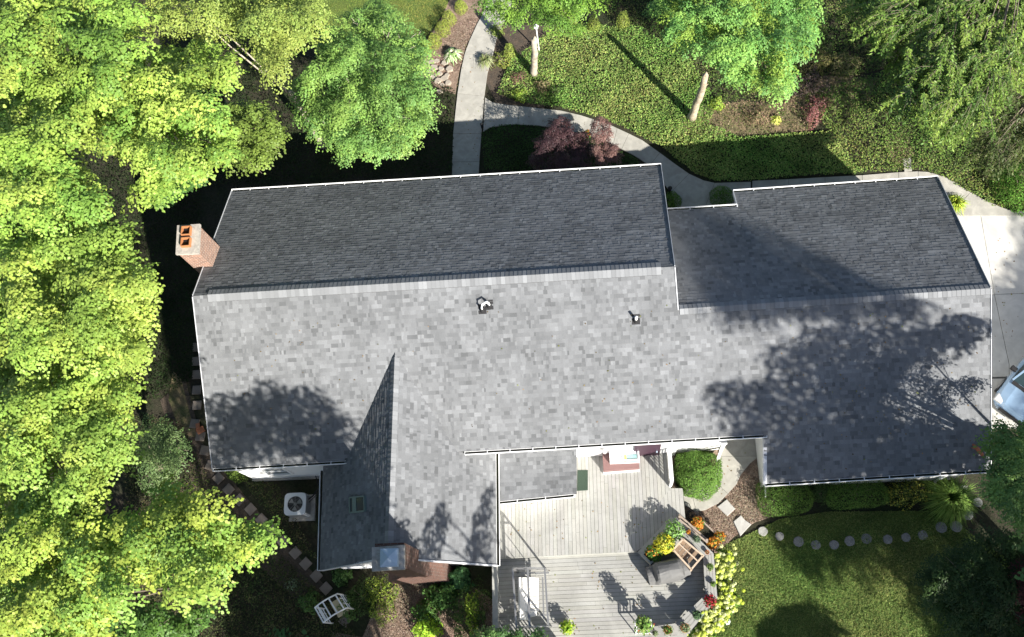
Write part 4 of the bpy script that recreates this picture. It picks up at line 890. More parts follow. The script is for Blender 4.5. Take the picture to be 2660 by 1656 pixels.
hydrangea('lowest pale hydrangea along the southeast bench', [(1080, 1300), (1010, 1260), (1120, 1230), (1060, 1390), (960, 1390), (1110, 1350), (1020, 1450), (930, 1470), (870, 1500), (1160, 1290), (980, 1330)], 63)
wfp = MB(); q = z5(1225, 1340, .12)
for k_ in range(7): wfp.box(q + Vector((math.cos(k_ * .9) * .07, math.sin(k_ * .9) * .07, .03 * (k_ % 3))), (.09, .07, .05), rz=k_)
tag(wfp.build('garden_ornament', M['white']), 'small white ornament on the lawn by the hydrangeas', 'ornament')

# ---- swing on the deck
sw = thing('patio_swing', 'metal framed patio swing with white cushions at the left of the deck', 'swing', z8(850, 1000, ZL))
zt = ZL + 1.75; fr = MB()
TL, TR, BR_, BL = z8(650, 625, zt), z8(1062, 628, zt), z8(1110, 1372, zt), z8(700, 1385, zt)
for a, b in ((TL, TR), (TR, BR_), (BR_, BL), (BL, TL)): fr.bar(a, b, .06, .06)
ma, mb_ = TL.lerp(TR, .48) + Vector((0, 0, .12)), BL.lerp(BR_, .42) + Vector((0, 0, .12)); fr.bar(ma, mb_, .075, .06)
for a, b, m_ in ((TL, TR, ma), (BL, BR_, mb_)):
    pts = [a.lerp(b, t) + Vector((0, 0, .26 * math.sin(PI * t))) for t in [i / 8 for i in range(9)]]; fr.tube(pts, .022, 6)
    fr.bar(a - Vector((0, 0, .28)), b - Vector((0, 0, .28)), .04, .04)
fr.build('canopy_frame', M['steel'], sw)
for p in (TL, TR, BR_, BL): l = MB(); l.bar((p.x, p.y, ZL), (p.x, p.y, zt), .055); l.build('leg', M['steel'], sw)
zs_ = ZL + .5
s0, s1, s2, s3_ = z8(850, 735, zs_), z8(985, 745, zs_), z8(985, 1185, zs_), z8(850, 1200, zs_)
cu = MB(); n_ = 9
for i in range(n_):
    a, b, c_, d_ = s0.lerp(s3_, i / n_ + .006), s1.lerp(s2, i / n_ + .006), s1.lerp(s2, (i + 1) / n_ - .006), s0.lerp(s3_, (i + 1) / n_ - .006); cu.prism([(p.x, p.y) for p in (a, b, c_, d_)], zs_ - .02, zs_ + .1 + .008 * (i % 2))
cu.build('seat_cushion', M['cushion'], sw, bevel=.02)
b0_, b1_, b2_, b3_ = z8(735, 740, zs_ + .42), z8(845, 745, zs_ + .1), z8(845, 1290, zs_ + .1), z8(745, 1290, zs_ + .42)
bc = MB(); n_v = Vector((-.06, 0, -.1)); vs = [b0_, b1_, b2_, b3_]; bc.add(vs + [v + n_v for v in vs], [(0, 3, 2, 1), (4, 5, 6, 7), (0, 1, 5, 4), (1, 2, 6, 5), (2, 3, 7, 6), (3, 0, 4, 7)]); bc.build('back_cushion', M['cushion'], sw, bevel=.02)
se = MB(); se.bar(s1 - Vector((0, 0, .06)), s2 - Vector((0, 0, .06)), .04, .05); se.bar(s0 - Vector((0, 0, .06)), s3_ - Vector((0, 0, .06)), .04, .05); r1, r2 = z8(1035, 740, zs_), z8(1050, 1275, zs_); se.bar(r1, r2, .05, .05)
for a in (s0, s1): se.bar(a, Vector((a.x, a.y, zt)), .02)
for a in (s2, s3_): se.bar(a, Vector((a.x, a.y, zt)), .02)
for (x, y) in ((760, 690), (940, 690), (950, 1230)): p = z8(x, y, zs_ - .05); se.bar(p, p + Vector((.5, 0, 0)), .05, .03)
se.build('seat_frame', M['steel'], sw)
pl = MB(); p = z8(910, 1215, zs_ + .14); pl.box(p, (.28, .18, .1), rz=.2); tag(pl.build('pillow', M['cushion'], bevel=.04), 'small white pillow at the foot of the patio swing', 'pillow')

# ================================================================== GARDEN THINGS
z7 = Z2(0, 450, 1100, 2.72)
# air conditioner
c = z7(860, 570, .8); ac = thing('air_conditioner', 'grey square outdoor air conditioner with a top fan on its pad', 'air conditioner', (c.x, c.y, 0))
w = .41
b = MB(); 
def rsq(c, w, r=.09, n=5):
    o = []
    for (sx_, sy_, a0) in ((1, 1, 0), (-1, 1, 1), (-1, -1, 2), (1, -1, 3)):
        for k_ in range(n): a = PI / 2 * (a0 + k_ / (n - 1)); o.append((c.x + sx_ * (w - r) + math.cos(a) * r, c.y + sy_ * (w - r) + math.sin(a) * r))
    return o
b.prism(rsq(c, w), .1, .76); body = b.build('body', M['acgrey'], ac)
for s_ in (-1, 1):
    l = MB()
    for i in range(14):
        l.bar((c.x - w * .8, c.y + s_ * (w + .004), .15 + i * .042), (c.x + w * .8, c.y + s_ * (w + .004), .15 + i * .042), .012, .014); l.bar((c.x + s_ * (w + .004), c.y - w * .8, .15 + i * .042), (c.x + s_ * (w + .004), c.y + w * .8, .15 + i * .042), .012, .014)
    l.build('louvre', M['steel'], body)
tp = MB(); n_ = 28; outer = rsq(c, w + .012, n=8); inner = [(c.x + math.cos(2 * PI * (i + .5) / 32) * .3, c.y + math.sin(2 * PI * (i + .5) / 32) * .3) for i in range(32)]
outer = [(c.x + (w + .012) * 1.0 * (math.cos(a) / max(abs(math.cos(a)), abs(math.sin(a)))) * (.96 if abs(abs(math.cos(a)) - abs(math.sin(a))) < .2 else 1), c.y + (w + .012) * (math.sin(a) / max(abs(math.cos(a)), abs(math.sin(a)))) * (.96 if abs(abs(math.cos(a)) - abs(math.sin(a))) < .2 else 1)) for a in [2 * PI * (i + .5) / 32 for i in range(32)]]
tp.add([(x, y, .8) for x, y in outer] + [(x, y, .8) for x, y in inner] + [(x, y, .74) for x, y in outer] + [(x, y, .7) for x, y in inner], [(i, (i + 1) % 32, 32 + (i + 1) % 32, 32 + i) for i in range(32)] + [(i, 64 + i, 64 + (i + 1) % 32, (i + 1) % 32) for i in range(32)] + [(32 + i, 32 + (i + 1) % 32, 96 + (i + 1) % 32, 96 + i) for i in range(32)])
tp.build('top_cover', M['whitemetal'], ac)
fb = MB(); fb.lathe((c.x, c.y, .762), [(.295, 0), (.001, .001)], 28); fb.build('fan_well', M['dark'], ac)
fb = MB(); fb.lathe((c.x, c.y, .768), [(.06, 0), (.06, .03), (.001, .03)], 14)
for i in range(3): 
    a = i * 2.09 + .4; fb.add([(c.x + math.cos(a) * .05, c.y + math.sin(a) * .05, .775), (c.x + math.cos(a - .35) * .27, c.y + math.sin(a - .35) * .27, .767), (c.x + math.cos(a + .45) * .27, c.y + math.sin(a + .45) * .27, .79)], [(0, 1, 2)])
fb.build('fan', M['steel'], ac)
gg = MB()
for r_ in (.08, .13, .18, .23, .28): gg.tube([(c.x + math.cos(t) * r_, c.y + math.sin(t) * r_, .81) for t in [2 * PI * i / 24 for i in range(25)]], .0035, 4)
for i in range(8): a = i * PI / 4; gg.bar((c.x, c.y, .812), (c.x + math.cos(a) * .3, c.y + math.sin(a) * .3, .805), .006)
gg.build('fan_guard', M['steel'], ac)
pd = MB(); pd.box((c.x + .06, c.y - .05, .05), (1.02, 1.0, .1)); pd.build('pad', M['mortar'], ac, bevel=.01)
ho = MB(); a = Vector((c.x + .42, c.y + .2, .5)); ho.tube([a, a + Vector((.25, .1, .2)), a + Vector((.5, .5, .1)), Vector((c.x + 1.0, 6.6, .5))], .03, 7); ho.tube([a - Vector((0, .1, .1)), a + Vector((.4, .35, -.2)), Vector((c.x + .6, 6.6, .3))], .018, 6); ho.build('refrigerant_pipe', M['black'], ac)
# square pavers
pav = [((2.8, 480, 700), L_) for L_ in ((88, 565), (84, 668), (86, 765), (86, 877), (88, 988))]
pts = [(480 + x / 2.8, 700 + y / 2.8, 0) for _, (x, y) in pav] + [(450 + x / 2.72, 1100 + y / 2.72, a) for x, y, a in ((150, 2, .15), (190, 92, .1), (222, 192, .2), (262, 298, .35), (318, 387, .78), (390, 468, .78), (466, 540, .8), (545, 607, .8), (622, 680, .75), (698, 757, .78), (775, 838, .8), (862, 915, .8), (935, 992, .78), (1010, 1078, .8), (1078, 1166, .8), (1210, 1393, .6))]
ordn = 'first second third fourth fifth sixth seventh eighth ninth tenth eleventh twelfth thirteenth fourteenth fifteenth sixteenth seventeenth eighteenth nineteenth twentieth twenty-first twenty-second'.split()
npv = len(pts)
for i, (x, y, a) in enumerate(pts):
    c = S(x, y, .05); mb = MB(); mb.box((c.x, c.y, .03), (.37, .37, .06), rz=-a - .0); k_ = npv - 1 - i
    lab = 'square brown-grey paver just below the white arched arbor' if k_ == 0 else 'square brown-grey paver, %s up the row from the white arbor' % ordn[k_ - 1]
    tag(mb.build('stepping_stone', M['paver'], bevel=.008), lab, 'paver', 'square pavers curving round the west side')
# round steppers
z6 = Z2(0, 1950, 1200, 3.3155)
rnd = [(103, 600), (248, 642), (412, 688), (560, 716), (718, 716), (852, 684), (996, 663), (1178, 669), (1336, 652), (1482, 633), (1640, 566), (1768, 558), (1870, 456), (1955, 350)]
for i, (x, y) in enumerate(rnd):
    c = z6(x, y, .03); mb = MB(); rg = random.Random(i); r_ = (.175, .16, .19, .175, .17, .185, .19, .17, .165, .175, .2, .205, .19, .17)[i]; mb.lathe((c.x, c.y, 0), [(r_, 0), (r_ * .98, .06), (r_ * .9, .07), (.001, .07)], 16, jit=.05, rng=rg)
    tag(mb.build('round_stepper', M['aggregate'] if i else M['flag']), ('pale round stepping stone nearest the flagstones' if i == 0 else 'round pebbled stepping stone, %s from the flagstones along the lawn' % ordn[i]), 'stepping stone', 'round stones across the back lawn')
# flagstones
def stone(name, q, z, label, cat, seed, group=None, th=.08, material='flag'):
    mb = MB(); rg = random.Random(seed); c = sum(q, Vector()) / len(q); p = [Vector(v) for v in q]; n = len(p); ins = [v + (c - v) * .06 for v in p]
    mb.add([(v.x, v.y, z) for v in p] + [(v.x, v.y, z + th * .75) for v in p] + [(v.x, v.y, z + th + rg.uniform(-.006, .006)) for v in ins], [(i, (i + 1) % n, n + (i + 1) % n, n + i) for i in range(n)] + [(n + i, n + (i + 1) % n, 2 * n + (i + 1) % n, 2 * n + i) for i in range(n)] + [tuple(range(2 * n, 3 * n))])
    me = mb.build(name, M[material]); return tag(me, label, cat, group)
stone('flagstone', P(z4, (1372, 822), (1465, 748), (1498, 790), (1548, 842), (1470, 915)), 0, 'upper pale flagstone between the curved walk and the lawn', 'flagstone', 1, 'flagstones in the mulch')
stone('flagstone', P(z4, (1528, 968), (1602, 905), (1640, 950), (1706, 995), (1596, 1112)), 0, 'lower pale flagstone pointing to the round stones', 'flagstone', 2, 'flagstones in the mulch')
stone('flagstone', P(z6, (1785, 205), (1865, 210), (1850, 275), (1820, 270)), 0, 'small grey flagstone behind the ornamental grass', 'flagstone', 3, 'flagstones in the mulch')
# rock pile by the front walk
z2 = Z2(0, 650, 0, 2.7); rk = [(1200, 495, 24, 'westernmost pointed rock of the pile'), (1235, 465, 28, 'wide flat rock under the lime bush'), (1275, 440, 26, 'pale rock at the top of the pile'), (1250, 510, 22, 'rock in the front row, left'), (1290, 480, 30, 'large rock in the heart of the pile'), (1330, 525, 18, 'small white rock in the pile'), (1310, 430, 20, 'rock nearest the mulch at the top'), (1290, 545, 22, 'rock at the shadow edge'), (1318, 575, 24, 'shaded rock on the left of the lower group'), (1365, 560, 26, 'shaded rock on the right of the lower group'), (1348, 600, 16, 'small shaded rock below the pile'), (1390, 590, 20, 'flat shaded rock nearest the walk'), (1330, 645, 22, 'lone rock below the pile in full shade'), (1402, 495, 26, 'white boulder under the variegated plant'), (1366, 450, 22, 'boulder beneath the hosta leaves'), (1340, 490, 18, 'small rock between pile and boulders'), (1265, 540, 14, 'little wedge rock at the lower left'), (1382, 535, 16, 'thin rock right of the white boulder')]
for i, (x, y, r_, lab) in enumerate(rk):
    rg = random.Random(i + 70); c = z2(x, y, .0); R = r_ / 2.7 / 68 * 1.25; n = rg.choice((5, 6, 6, 7)); a0 = rg.uniform(0, 6)
    q = [Vector((c.x + math.cos(a0 + 2 * PI * k_ / n) * R * rg.uniform(.85, 1.25), c.y + math.sin(a0 + 2 * PI * k_ / n) * R * rg.uniform(.7, 1.05), 0)) for k_ in range(n)]
    stone('rock', q, 0, lab, 'rock', i, 'pale rocks beside the front walk', th=rg.uniform(.05, .16), material='rock')
# arbor
ab = thing('garden_arbor', 'small white arched arbor with a slatted top by the pavers', 'arbor', z7(1110, 1330, 0)); za = 1.25
c0, c1_, c2_, c3_ = z7(1000, 1302, za), z7(1160, 1205, za), z7(1222, 1305, za), z7(1060, 1408, za)
def archp(a, b, t, rise=.2): return a.lerp(b, t) + Vector((0, 0, rise * math.sin(PI * t) - .02))
am = MB()
for a, b in ((c0, c1_), (c3_, c2_)): am.tube([archp(a, b, i / 10) for i in range(11)], .028, 6)
am.build('arch', M['white'], ab)
am = MB()
for t in (.0, .14, .4, .66, .92): am.bar(archp(c0, c1_, t), archp(c3_, c2_, t), .05, .025)
am.build('slat', M['white'], ab)
for p, q in ((c0, c3_), (c1_, c2_)):
    sd = MB()
    for e in (p, q): sd.bar((e.x, e.y, 0), e, .045)
    for h_ in (.3, .6, .9): sd.bar((p.x, p.y, h_), (q.x, q.y, h_), .03, .03)
    for t in (.33, .66): e = p.lerp(q, t); sd.bar((e.x, e.y, .05), (e.x, e.y, za), .02)
    sd.build('side_panel', M['white'], ab)
sb = MB(); a, b, c_, d_ = c0.lerp(c1_, .38), c0.lerp(c1_, .85), c3_.lerp(c2_, .85), c3_.lerp(c2_, .38); sb.prism([(v.x, v.y) for v in (a, b, c_, d_)], .36, .42); sb.build('bench_seat', M['beige'], ab)
# wooden snags
def snag(label, foot, topp, h, r0_, r1_, seed, material='bare'):
    f_, t_ = S(*foot, 0), S(*topp, h); rg = random.Random(seed); mb = MB(); pts = []; rs_ = []
    for i in range(9):
        q = i / 8; pts.append(f_.lerp(t_, q) + Vector((rg.uniform(-.03, .03), rg.uniform(-.03, .03), 0))); rs_.append((r0_ * (1.35 if i == 0 else 1.05) + (r1_ - r0_) * q) * rg.uniform(.92, 1.08))
    mb.tube(pts, rs_, 11); root = thing('dead_tree', label, 'dead tree', (f_.x, f_.y, 0), 'standing bare trunks in the front bed'); mb.build('trunk', M[material], root, smooth=True)
    mb = MB(); q = pts[-1]; mb.tube([q, q + Vector((.03, .02, .16))], [r1_ * .8, r1_ * .3], 6); q = pts[6]; mb.tube([q, q + Vector((.2, .05, .15))], [.04, .02], 5); mb.build('broken_stub', M[material], root)
snag('pale leaning bare trunk casting a long shadow over the ground cover', (1797, 310), (1834, 196), 3.6, .17, .12, 1)
snag('shorter grey bare trunk beside the front walk', (1387, 196), (1389, 104), 2.7, .15, .12, 2, 'pale_bark')
lt = MB(); q = S(1392, 66, 1.9); lt.lathe((q.x, q.y, 0), [(.03, 0), (.03, 1.7), (.09, 1.72), (.12, 1.8), (.06, 1.9), (.001, 1.95)], 10); tag(lt.build('bird_feeder', M['white']), 'small white-topped feeder pole behind the grey trunk', 'feeder')
wl_ = MB(); q = Z2(0, 650, 0, 2.7)(1628, 897, .06); wl_.lathe((q.x, q.y, .06), [(.06, 0), (.05, .25), (.07, .3), (.001, .34)], 8); tag(wl_.build('path_light', M['black']), 'small black path light at the fork of the front walk', 'light')
wl_ = MB(); q = Z2(0, 1680, 400, 6.3)(372, 632, .06); wl_.lathe((q.x, q.y, .0), [(.08, 0), (.06, .4), (.1, .45), (.001, .52)], 8); tag(wl_.build('path_light', M['black']), 'small black path light at the house corner under the main eave', 'light')
og = MB(); p0 = onplane(2535, 1168, nS, pS); og.tube([p0 + Vector((-.12, .2, .06)), p0 + Vector((0, 0, .12)), p0 + Vector((.16, -.22, .05))], [.03, .07, .06], 7); og.tube([p0 + Vector((0, 0, .1)), p0 + Vector((-.18, .05, .1))], [.05, .01], 5)
tag(og.build('dead_leaf_bunch', M['redleafobj']), 'withered orange leaf bunch lying on the garage roof edge', 'leaves')
cr = MB(); q = z7(430, 1, 0); cr.box(S(521, 1118, .1), (.3, .22, .12), rz=.5); cr.box(S(514, 1107, .2), (.14, .2, .1), rz=.2); tag(cr.build('broken_brick', M['terracotta']), 'broken terracotta pieces lying on a paver by the west wall', 'brick')

# ================================================================== CAR
def car():
    fl = S(2592, 1039, .95); hd = Vector((-.66, -.75, 0))   # heading
    a = S(2575, 1033, .7); b_ = S(2660, 932, .8); hd = Vector((a.x - b_.x, a.y - b_.y, 0)).normalized(); rt = Vector((-hd.y, hd.x, 0))  # left of heading
    rt = rt if rt.x > 0 else -rt
    t = thing('parked_car', 'silver white car parked on the driveway at the right edge', 'car', (0, 0, 0)); 
    fc = a + rt * .95 + hd * .05; ORG[t.name] = (fc.x, fc.y, 0); t.location = (fc.x, fc.y, 0)
    W3 = lambda x, y, z: Vector((fc.x, fc.y, 0)) + hd * (-x) + rt * y + Vector((0, 0, z))   # x back from nose, y toward +right
    secs = [(0, .62, .35, .62), (.12, .8, .28, .78), (.5, .9, .25, .92), (.8, .93, .24, 1.0), (.95, .94, .24, 1.04), (2.4, .95, .24, 1.08), (3.6, .95, .24, 1.08), (4.4, .93, .26, 1.04), (4.65, .85, .35, .9)]
    vs = []; n = 10
    for x, w, z0, z1 in secs:
        for y, z in ((-w * .9, z0), (-w, z0 + .2), (-w, z1 - .22), (-w * .93, z1 - .07), (-w * .6, z1), (w * .6, z1), (w * .93, z1 - .07), (w, z1 - .22), (w, z0 + .2), (w * .9, z0)): vs.append(W3(x, y, z))
    fs2 = [(i * n + k_, i * n + (k_ + 1) % n, (i + 1) * n + (k_ + 1) % n, (i + 1) * n + k_) for i in range(len(secs) - 1) for k_ in range(n)] + [tuple(range(n))[::-1], tuple((len(secs) - 1) * n + k_ for k_ in range(n))]
    b = MB(); b.add(vs, fs2); bo = b.build('body', M['carpaint_sky'], t, smooth=False, bevel=.02)
    g = MB(); gl = [(.95, .8, 1.03), (1.75, .66, 1.52), (3.7, .66, 1.52), (4.45, .78, 1.05)]
    vs = []
    for x, w, z in gl: vs += [W3(x, -w, z), W3(x, w, z)]
    low = [W3(.95, -.86, 1.0), W3(.95, .86, 1.0), W3(1.75, -.86, 1.06), W3(1.75, .86, 1.06), W3(3.7, -.86, 1.06), W3(3.7, .86, 1.06), W3(4.5, -.84, 1.0), W3(4.5, .84, 1.0)]
    g.add(vs + low, [(0, 1, 3, 2), (4, 5, 7, 6), (2, 10, 8, 0), (2, 4, 12, 10), (4, 6, 14, 12), (1, 9, 11, 3), (3, 11, 13, 5), (5, 13, 15, 7)]); g.build('window_glass', M['glass'], bo)
    r_ = MB(); r_.add([W3(1.75, -.66, 1.52), W3(1.75, .66, 1.52), W3(3.7, .66, 1.52), W3(3.7, -.66, 1.52), W3(1.8, -.6, 1.57), W3(1.8, .6, 1.57), W3(3.65, .6, 1.57), W3(3.65, -.6, 1.57)], [(4, 5, 6, 7), (0, 1, 5, 4), (1, 2, 6, 5), (2, 3, 7, 6), (3, 0, 4, 7)])
    for s_ in (-1, 1):
        r_.bar(W3(.95, s_ * .82, 1.04), W3(1.77, s_ * .67, 1.54), .07, .05); r_.bar(W3(3.7, s_ * .67, 1.54), W3(4.45, s_ * .8, 1.06), .09, .05); r_.bar(W3(2.9, s_ * .675, 1.5), W3(2.9, s_ * .87, 1.08), .06, .04)
    r_.build('roof', M['carpaint_sky'], t, bevel=.01)
    for s_ in (-1, 1):
        m_ = MB(); m_.box(W3(1.3, s_ * 1.03, 1.1), (.16, .22, .15), rot=Matrix((hd, rt, Vector((0, 0, 1)))).transposed()); m_.bar(W3(1.25, s_ * .9, 1.05), W3(1.3, s_ * 1.0, 1.08), .05); m_.build('mirror', M['black'], t, bevel=.03)
        h = MB(); h.add([W3(.1, s_ * .5, .76), W3(.02, s_ * .55, .62), W3(.3, s_ * .9, .66), W3(.45, s_ * .88, .86)], [(0, 1, 2, 3)]); 
        hh = MB(); hh.box(W3(.2, s_ * .72, .72), (.3, .3, .12), rot=Matrix((hd, rt, Vector((0, 0, 1)))).transposed()); hh.build('headlight', M['lamp'], t, bevel=.03)
    gr = MB(); gr.bar(W3(-.02, -.5, .5), W3(-.02, .5, .5), .05, .2); gr.build('grille', M['black'], t)
    cw = MB(); cw.bar(W3(.88, -.78, 1.05), W3(.88, .78, 1.05), .14, .02); cw.bar(W3(.93, -.3, 1.075), W3(1.0, .45, 1.09), .025, .02); cw.build('wiper', M['black'], t)
    for x in (.85, 3.6):
        for s_ in (-1, 1):
            c = W3(x, s_ * .84, .33); wm = MB(); wm.tube([c - rt * .11, c + rt * .11], .33, 20); wo = wm.build('wheel', M['black'], t); wm = MB(); wm.tube([c - rt * .12, c + rt * .12], .2, 14); wm.build('rim', M['steel'], wo)
car()
# ================================================================== SHRUBS
BOX = [(.055, .11, .022), (.075, .14, .028), (.1, .17, .035)]; LIME = [(.19, .23, .04), (.24, .27, .05), (.14, .19, .035)]
DK = [(.025, .05, .015), (.035, .065, .02), (.05, .08, .025)]
shrub('boxwood', 'large rounded clipped boxwood between the lattice and the walk', 'boxwood', z4(1178, 510, 0), .84, .86, 1.1, [(.085, .16, .03), (.10, .185, .035), (.07, .13, .028)], 101, n=13000, ln=.055, wd=.033, box=.12, lump=.07)
shrub('boxwood_hedge', 'broad clipped boxwood at the left end of the garage hedge', 'hedge', z6(275, 320, 0), .95, .62, .9, BOX, 102, n=7000, ln=.05, wd=.03, box=.35, lump=.05)
shrub('boxwood_hedge', 'long clipped boxwood hedge against the garage wall', 'hedge', z6(885, 285, 0), 1.05, .5, .9, BOX, 103, n=7000, ln=.05, wd=.03, box=.5, lump=.05)
shrub('bush', 'narrow dark bush squeezed between the two garage hedges', 'bush', z6(580, 270, 0), .3, .42, .8, DK, 104, n=1600, ln=.05, wd=.035)
shrub('bush', 'yellow-speckled loose bush at the right of the garage hedge', 'bush', z6(1340, 270, 0), .85, .5, .8, [(.05, .08, .02), (.3, .3, .05), (.06, .09, .025), (.1, .12, .03)], 105, n=2600, ln=.08, wd=.04, lump=.2)
blades('ornamental_grass', 'fountain of long green ornamental grass by the garage corner', 'grass', z6(1680, 330, .1), 1500, 1.35, [(.12, .2, .04), (.17, .26, .06), (.08, .14, .03)], 106, width=.016)
blades('lily_clump', 'yellow-green strappy clump at the garage walk corner', 'plant', t4_(1425, 1440, 0), 260, .6, [(.24, .3, .03), (.3, .34, .05), (.14, .22, .03)], 107, width=.035)
shrub('boxwood', 'small round boxwood half hidden by the main roof corner', 'boxwood', Z2(0, 1680, 400, 6.3)(420, 800, 0), .36, .42, .55, BOX, 108, n=1800, ln=.045, wd=.03, lump=.06)
shrub('boxwood', 'round boxwood tucked under the garage eave corner', 'boxwood', Z2(0, 1680, 400, 6.3)(1225, 740, 0), .52, .48, .65, BOX, 109, n=2800, ln=.045, wd=.03, lump=.06)
lg = 'clipped lime globes by the front lawn'
for i, (x, y, r_, lab) in enumerate(((1482, 62, .3, 'lime globe shrub at the top edge above the mulch'), (1398, 142, .34, 'lime globe shrub second down the lawn edge'), (1355, 215, .36, 'lime globe shrub third down the lawn edge'), (1297, 300, .32, 'lowest lime globe shrub just above the rocks'), (1240, 345, .22, 'small lime bush half under the young maple'))):
    shrub('globe_shrub', lab, 'shrub', z2(x, y + 12, 0), r_, r_, .68, LIME, 120 + i, n=1700, ln=.04, wd=.025, lump=.04, group=lg)
rg2 = 'lime columnar shrubs in the front bed'
for i, (x, y, r_, lab) in enumerate(((790, 185, .3, 'lime rounded shrub left of the long trunk shadow'), (995, 160, .3, 'lime rounded shrub right of the long trunk shadow'), (650, 205, .25, 'lime shrub half under the top tree'), (210, 380, .3, 'lime oval shrub beside the front walk'))):
    shrub('globe_shrub', lab, 'shrub', t3(x, y + 20, 0), r_, r_, .9, [(.2, .25, .05), (.25, .3, .06), (.15, .2, .045)], 130 + i, n=1700, ln=.04, wd=.025, lump=.05, group=rg2)
blades('hosta', 'variegated white-edged hosta beside the rocks', 'plant', z2(1420, 395, .05), 300, .48, [(.45, .5, .32), (.2, .3, .12), (.5, .52, .38), (.16, .26, .08)], 140, width=.07, lean=1.0)
blades('daylily_clump', 'silvery grass tuft hanging over the front walk edge', 'plant', t3(30, 440, .05), 300, .55, [(.25, .27, .15), (.16, .2, .07)], 141, width=.02)
for i, (x, y, rx, ry, h, pal, lab) in enumerate((
    (150, 430, .5, .45, .4, [(.16, .2, .04), (.2, .2, .05), (.1, .15, .03)], 'yellowing perennial clump left of the grey trunk'),
    (250, 560, .45, .3, .4, [(.14, .07, .06), (.1, .06, .05), (.1, .12, .04)], 'bronze leaved perennial below the grey trunk'),
    (270, 680, .35, .3, .35, [(.14, .22, .03), (.2, .27, .04)], 'bright green perennial at the bend of the walk'),
    (430, 620, .4, .3, .35, [(.16, .14, .07), (.22, .18, .1)], 'straw coloured clump above the curved walk'),
    (520, 660, .4, .35, .4, DK + BOX, 'dark green mound above the curved walk'),
    (110, 230, .35, .3, .4, [(.12, .18, .04), (.16, .2, .05)], 'loose green plant at the top of the front walk'),
    (1650, 745, .3, .3, .4, [(.26, .34, .05), (.18, .28, .05)], 'yellow-green young plant right of the leaning trunk'))):
    shrub('perennial', lab, 'plant', t3(x, y, 0), rx, ry, h, pal, 150 + i, n=700, ln=.08, wd=.035, lump=.2, material='leafd')
shrub('hosta_small', 'pale yellow hosta on the right of the dry patch', 'plant', t4_(175, 850, 0), .22, .22, .25, [(.5, .5, .12), (.4, .45, .1)], 160, n=160, ln=.13, wd=.07)
REDP = [(.15, .055, .055), (.2, .085, .08), (.1, .04, .04), (.18, .1, .09)]
shrub('red_barberry', 'red leaved shrub between the trees and the garage lawn', 'shrub', t4_(445, 800, 0), .42, .7, .7, REDP, 161, n=1800, ln=.06, wd=.04, lump=.25, rz=-.5)
shrub('brown_shrub', 'mauve-brown twiggy shrub above the red one', 'shrub', t4_(420, 600, 0), .7, .8, .5, [(.1, .075, .07), (.14, .1, .085), (.07, .06, .05)], 162, n=1800, ln=.07, wd=.025, lump=.25)
shrub('spirea', 'rusty pink ground shrub on the dry patch', 'shrub', t4_(50, 830, 0), .6, .4, .4, [(.18, .14, .08), (.24, .16, .11), (.12, .14, .05)], 163, n=1500, ln=.06, wd=.03, lump=.25)
shrub('spirea', 'olive feathery shrub in the upper right shade', 'shrub', t4_(450, 440, 0), 1.0, .6, .5, [(.12, .12, .04), (.16, .15, .06)], 164, n=2200, ln=.09, wd=.02, lump=.2)
shrub('spirea', 'second feathery shrub further right in the shade', 'shrub', t4_(640, 470, 0), .7, .5, .5, [(.12, .14, .05), (.18, .16, .08)], 165, n=1700, ln=.09, wd=.02, lump=.2)
shrub('round_shrub', 'bright green dense shrub at the right edge above the driveway', 'shrub', G(2418, 452, 0), 1.1, 1.1, 1.3, [(.06, .14, .02), (.09, .19, .03)], 166, n=5500, ln=.07, wd=.045, lump=.08)
# beds below the wing
zq = Z2(0, 800, 1350, 4.416)
for i, (x, y, rx, ry, h, pal, lab, ln) in enumerate((
    (860, 900, .62, .85, .9, [(.07, .12, .02), (.14, .19, .03), (.2, .25, .04)], 'broad yellow-green shrub below the wing chimney', .07),
    (640, 900, .55, .65, .7, DK, 'dark low shrub left of the chimney bush', .06),
    (400, 660, .36, .3, .5, [(.05, .1, .03), (.07, .13, .04)], 'small leafy shrub under the wing gutter corner', .1),
    (1550, 860, .6, .5, .8, [(.05, .11, .03), (.08, .16, .04), (.1, .2, .05)], 'broad leaved dark shrub right of the chimney', .13),
    (1750, 690, .45, .4, .9, [(.03, .08, .03), (.05, .11, .04)], 'large dark leaf plant by the deck foot', .2),
    (1380, 1060, .5, .5, .7, [(.05, .1, .03), (.07, .14, .03)], 'dark green sapling beside the mulch', .09),
    (1380, 1240, .5, .42, .7, [(.22, .36, .03), (.3, .44, .04), (.16, .28, .03)], 'glowing lime shrub in the mulch bed', .11),
    (1850, 1060, .75, 1.1, .9, [(.035, .07, .02), (.06, .1, .025)], 'tall dark shrub against the deck skirting', .07),
    (1900, 1060, .25, .7, 1.1, [(.16, .24, .03), (.22, .3, .04)], 'narrow sunlit yellow shrub beside the deck railing', .08),
    (30, 950, .4, .4, .5, [(.05, .1, .03), (.08, .14, .04)], 'bushy green plant left of the arbor', .08),
    (480, 1010, .35, .5, .6, [(.05, .1, .03), (.08, .14, .04)], 'green plant right of the arbor', .08))):
    shrub('garden_shrub', lab, 'shrub', zq(x, y, 0), rx, ry, h, pal, 170 + i, n=int(2600 * rx * ry / (ln * 12) + 500), ln=ln, wd=ln * .55, lump=.2)
shrub('garden_shrub', 'yellow-green shrub under the west eave', 'shrub', z7(470, 360, 0), .5, .32, .5, [(.1, .16, .03), (.14, .2, .04)], 185, n=1000, ln=.07, wd=.045)
shrub('garden_shrub', 'pale clump in the dark bed right of the long tree', 'shrub', z7(850, 1140, 0), .3, .25, .25, [(.12, .16, .09)], 186, n=250, ln=.07, wd=.04)

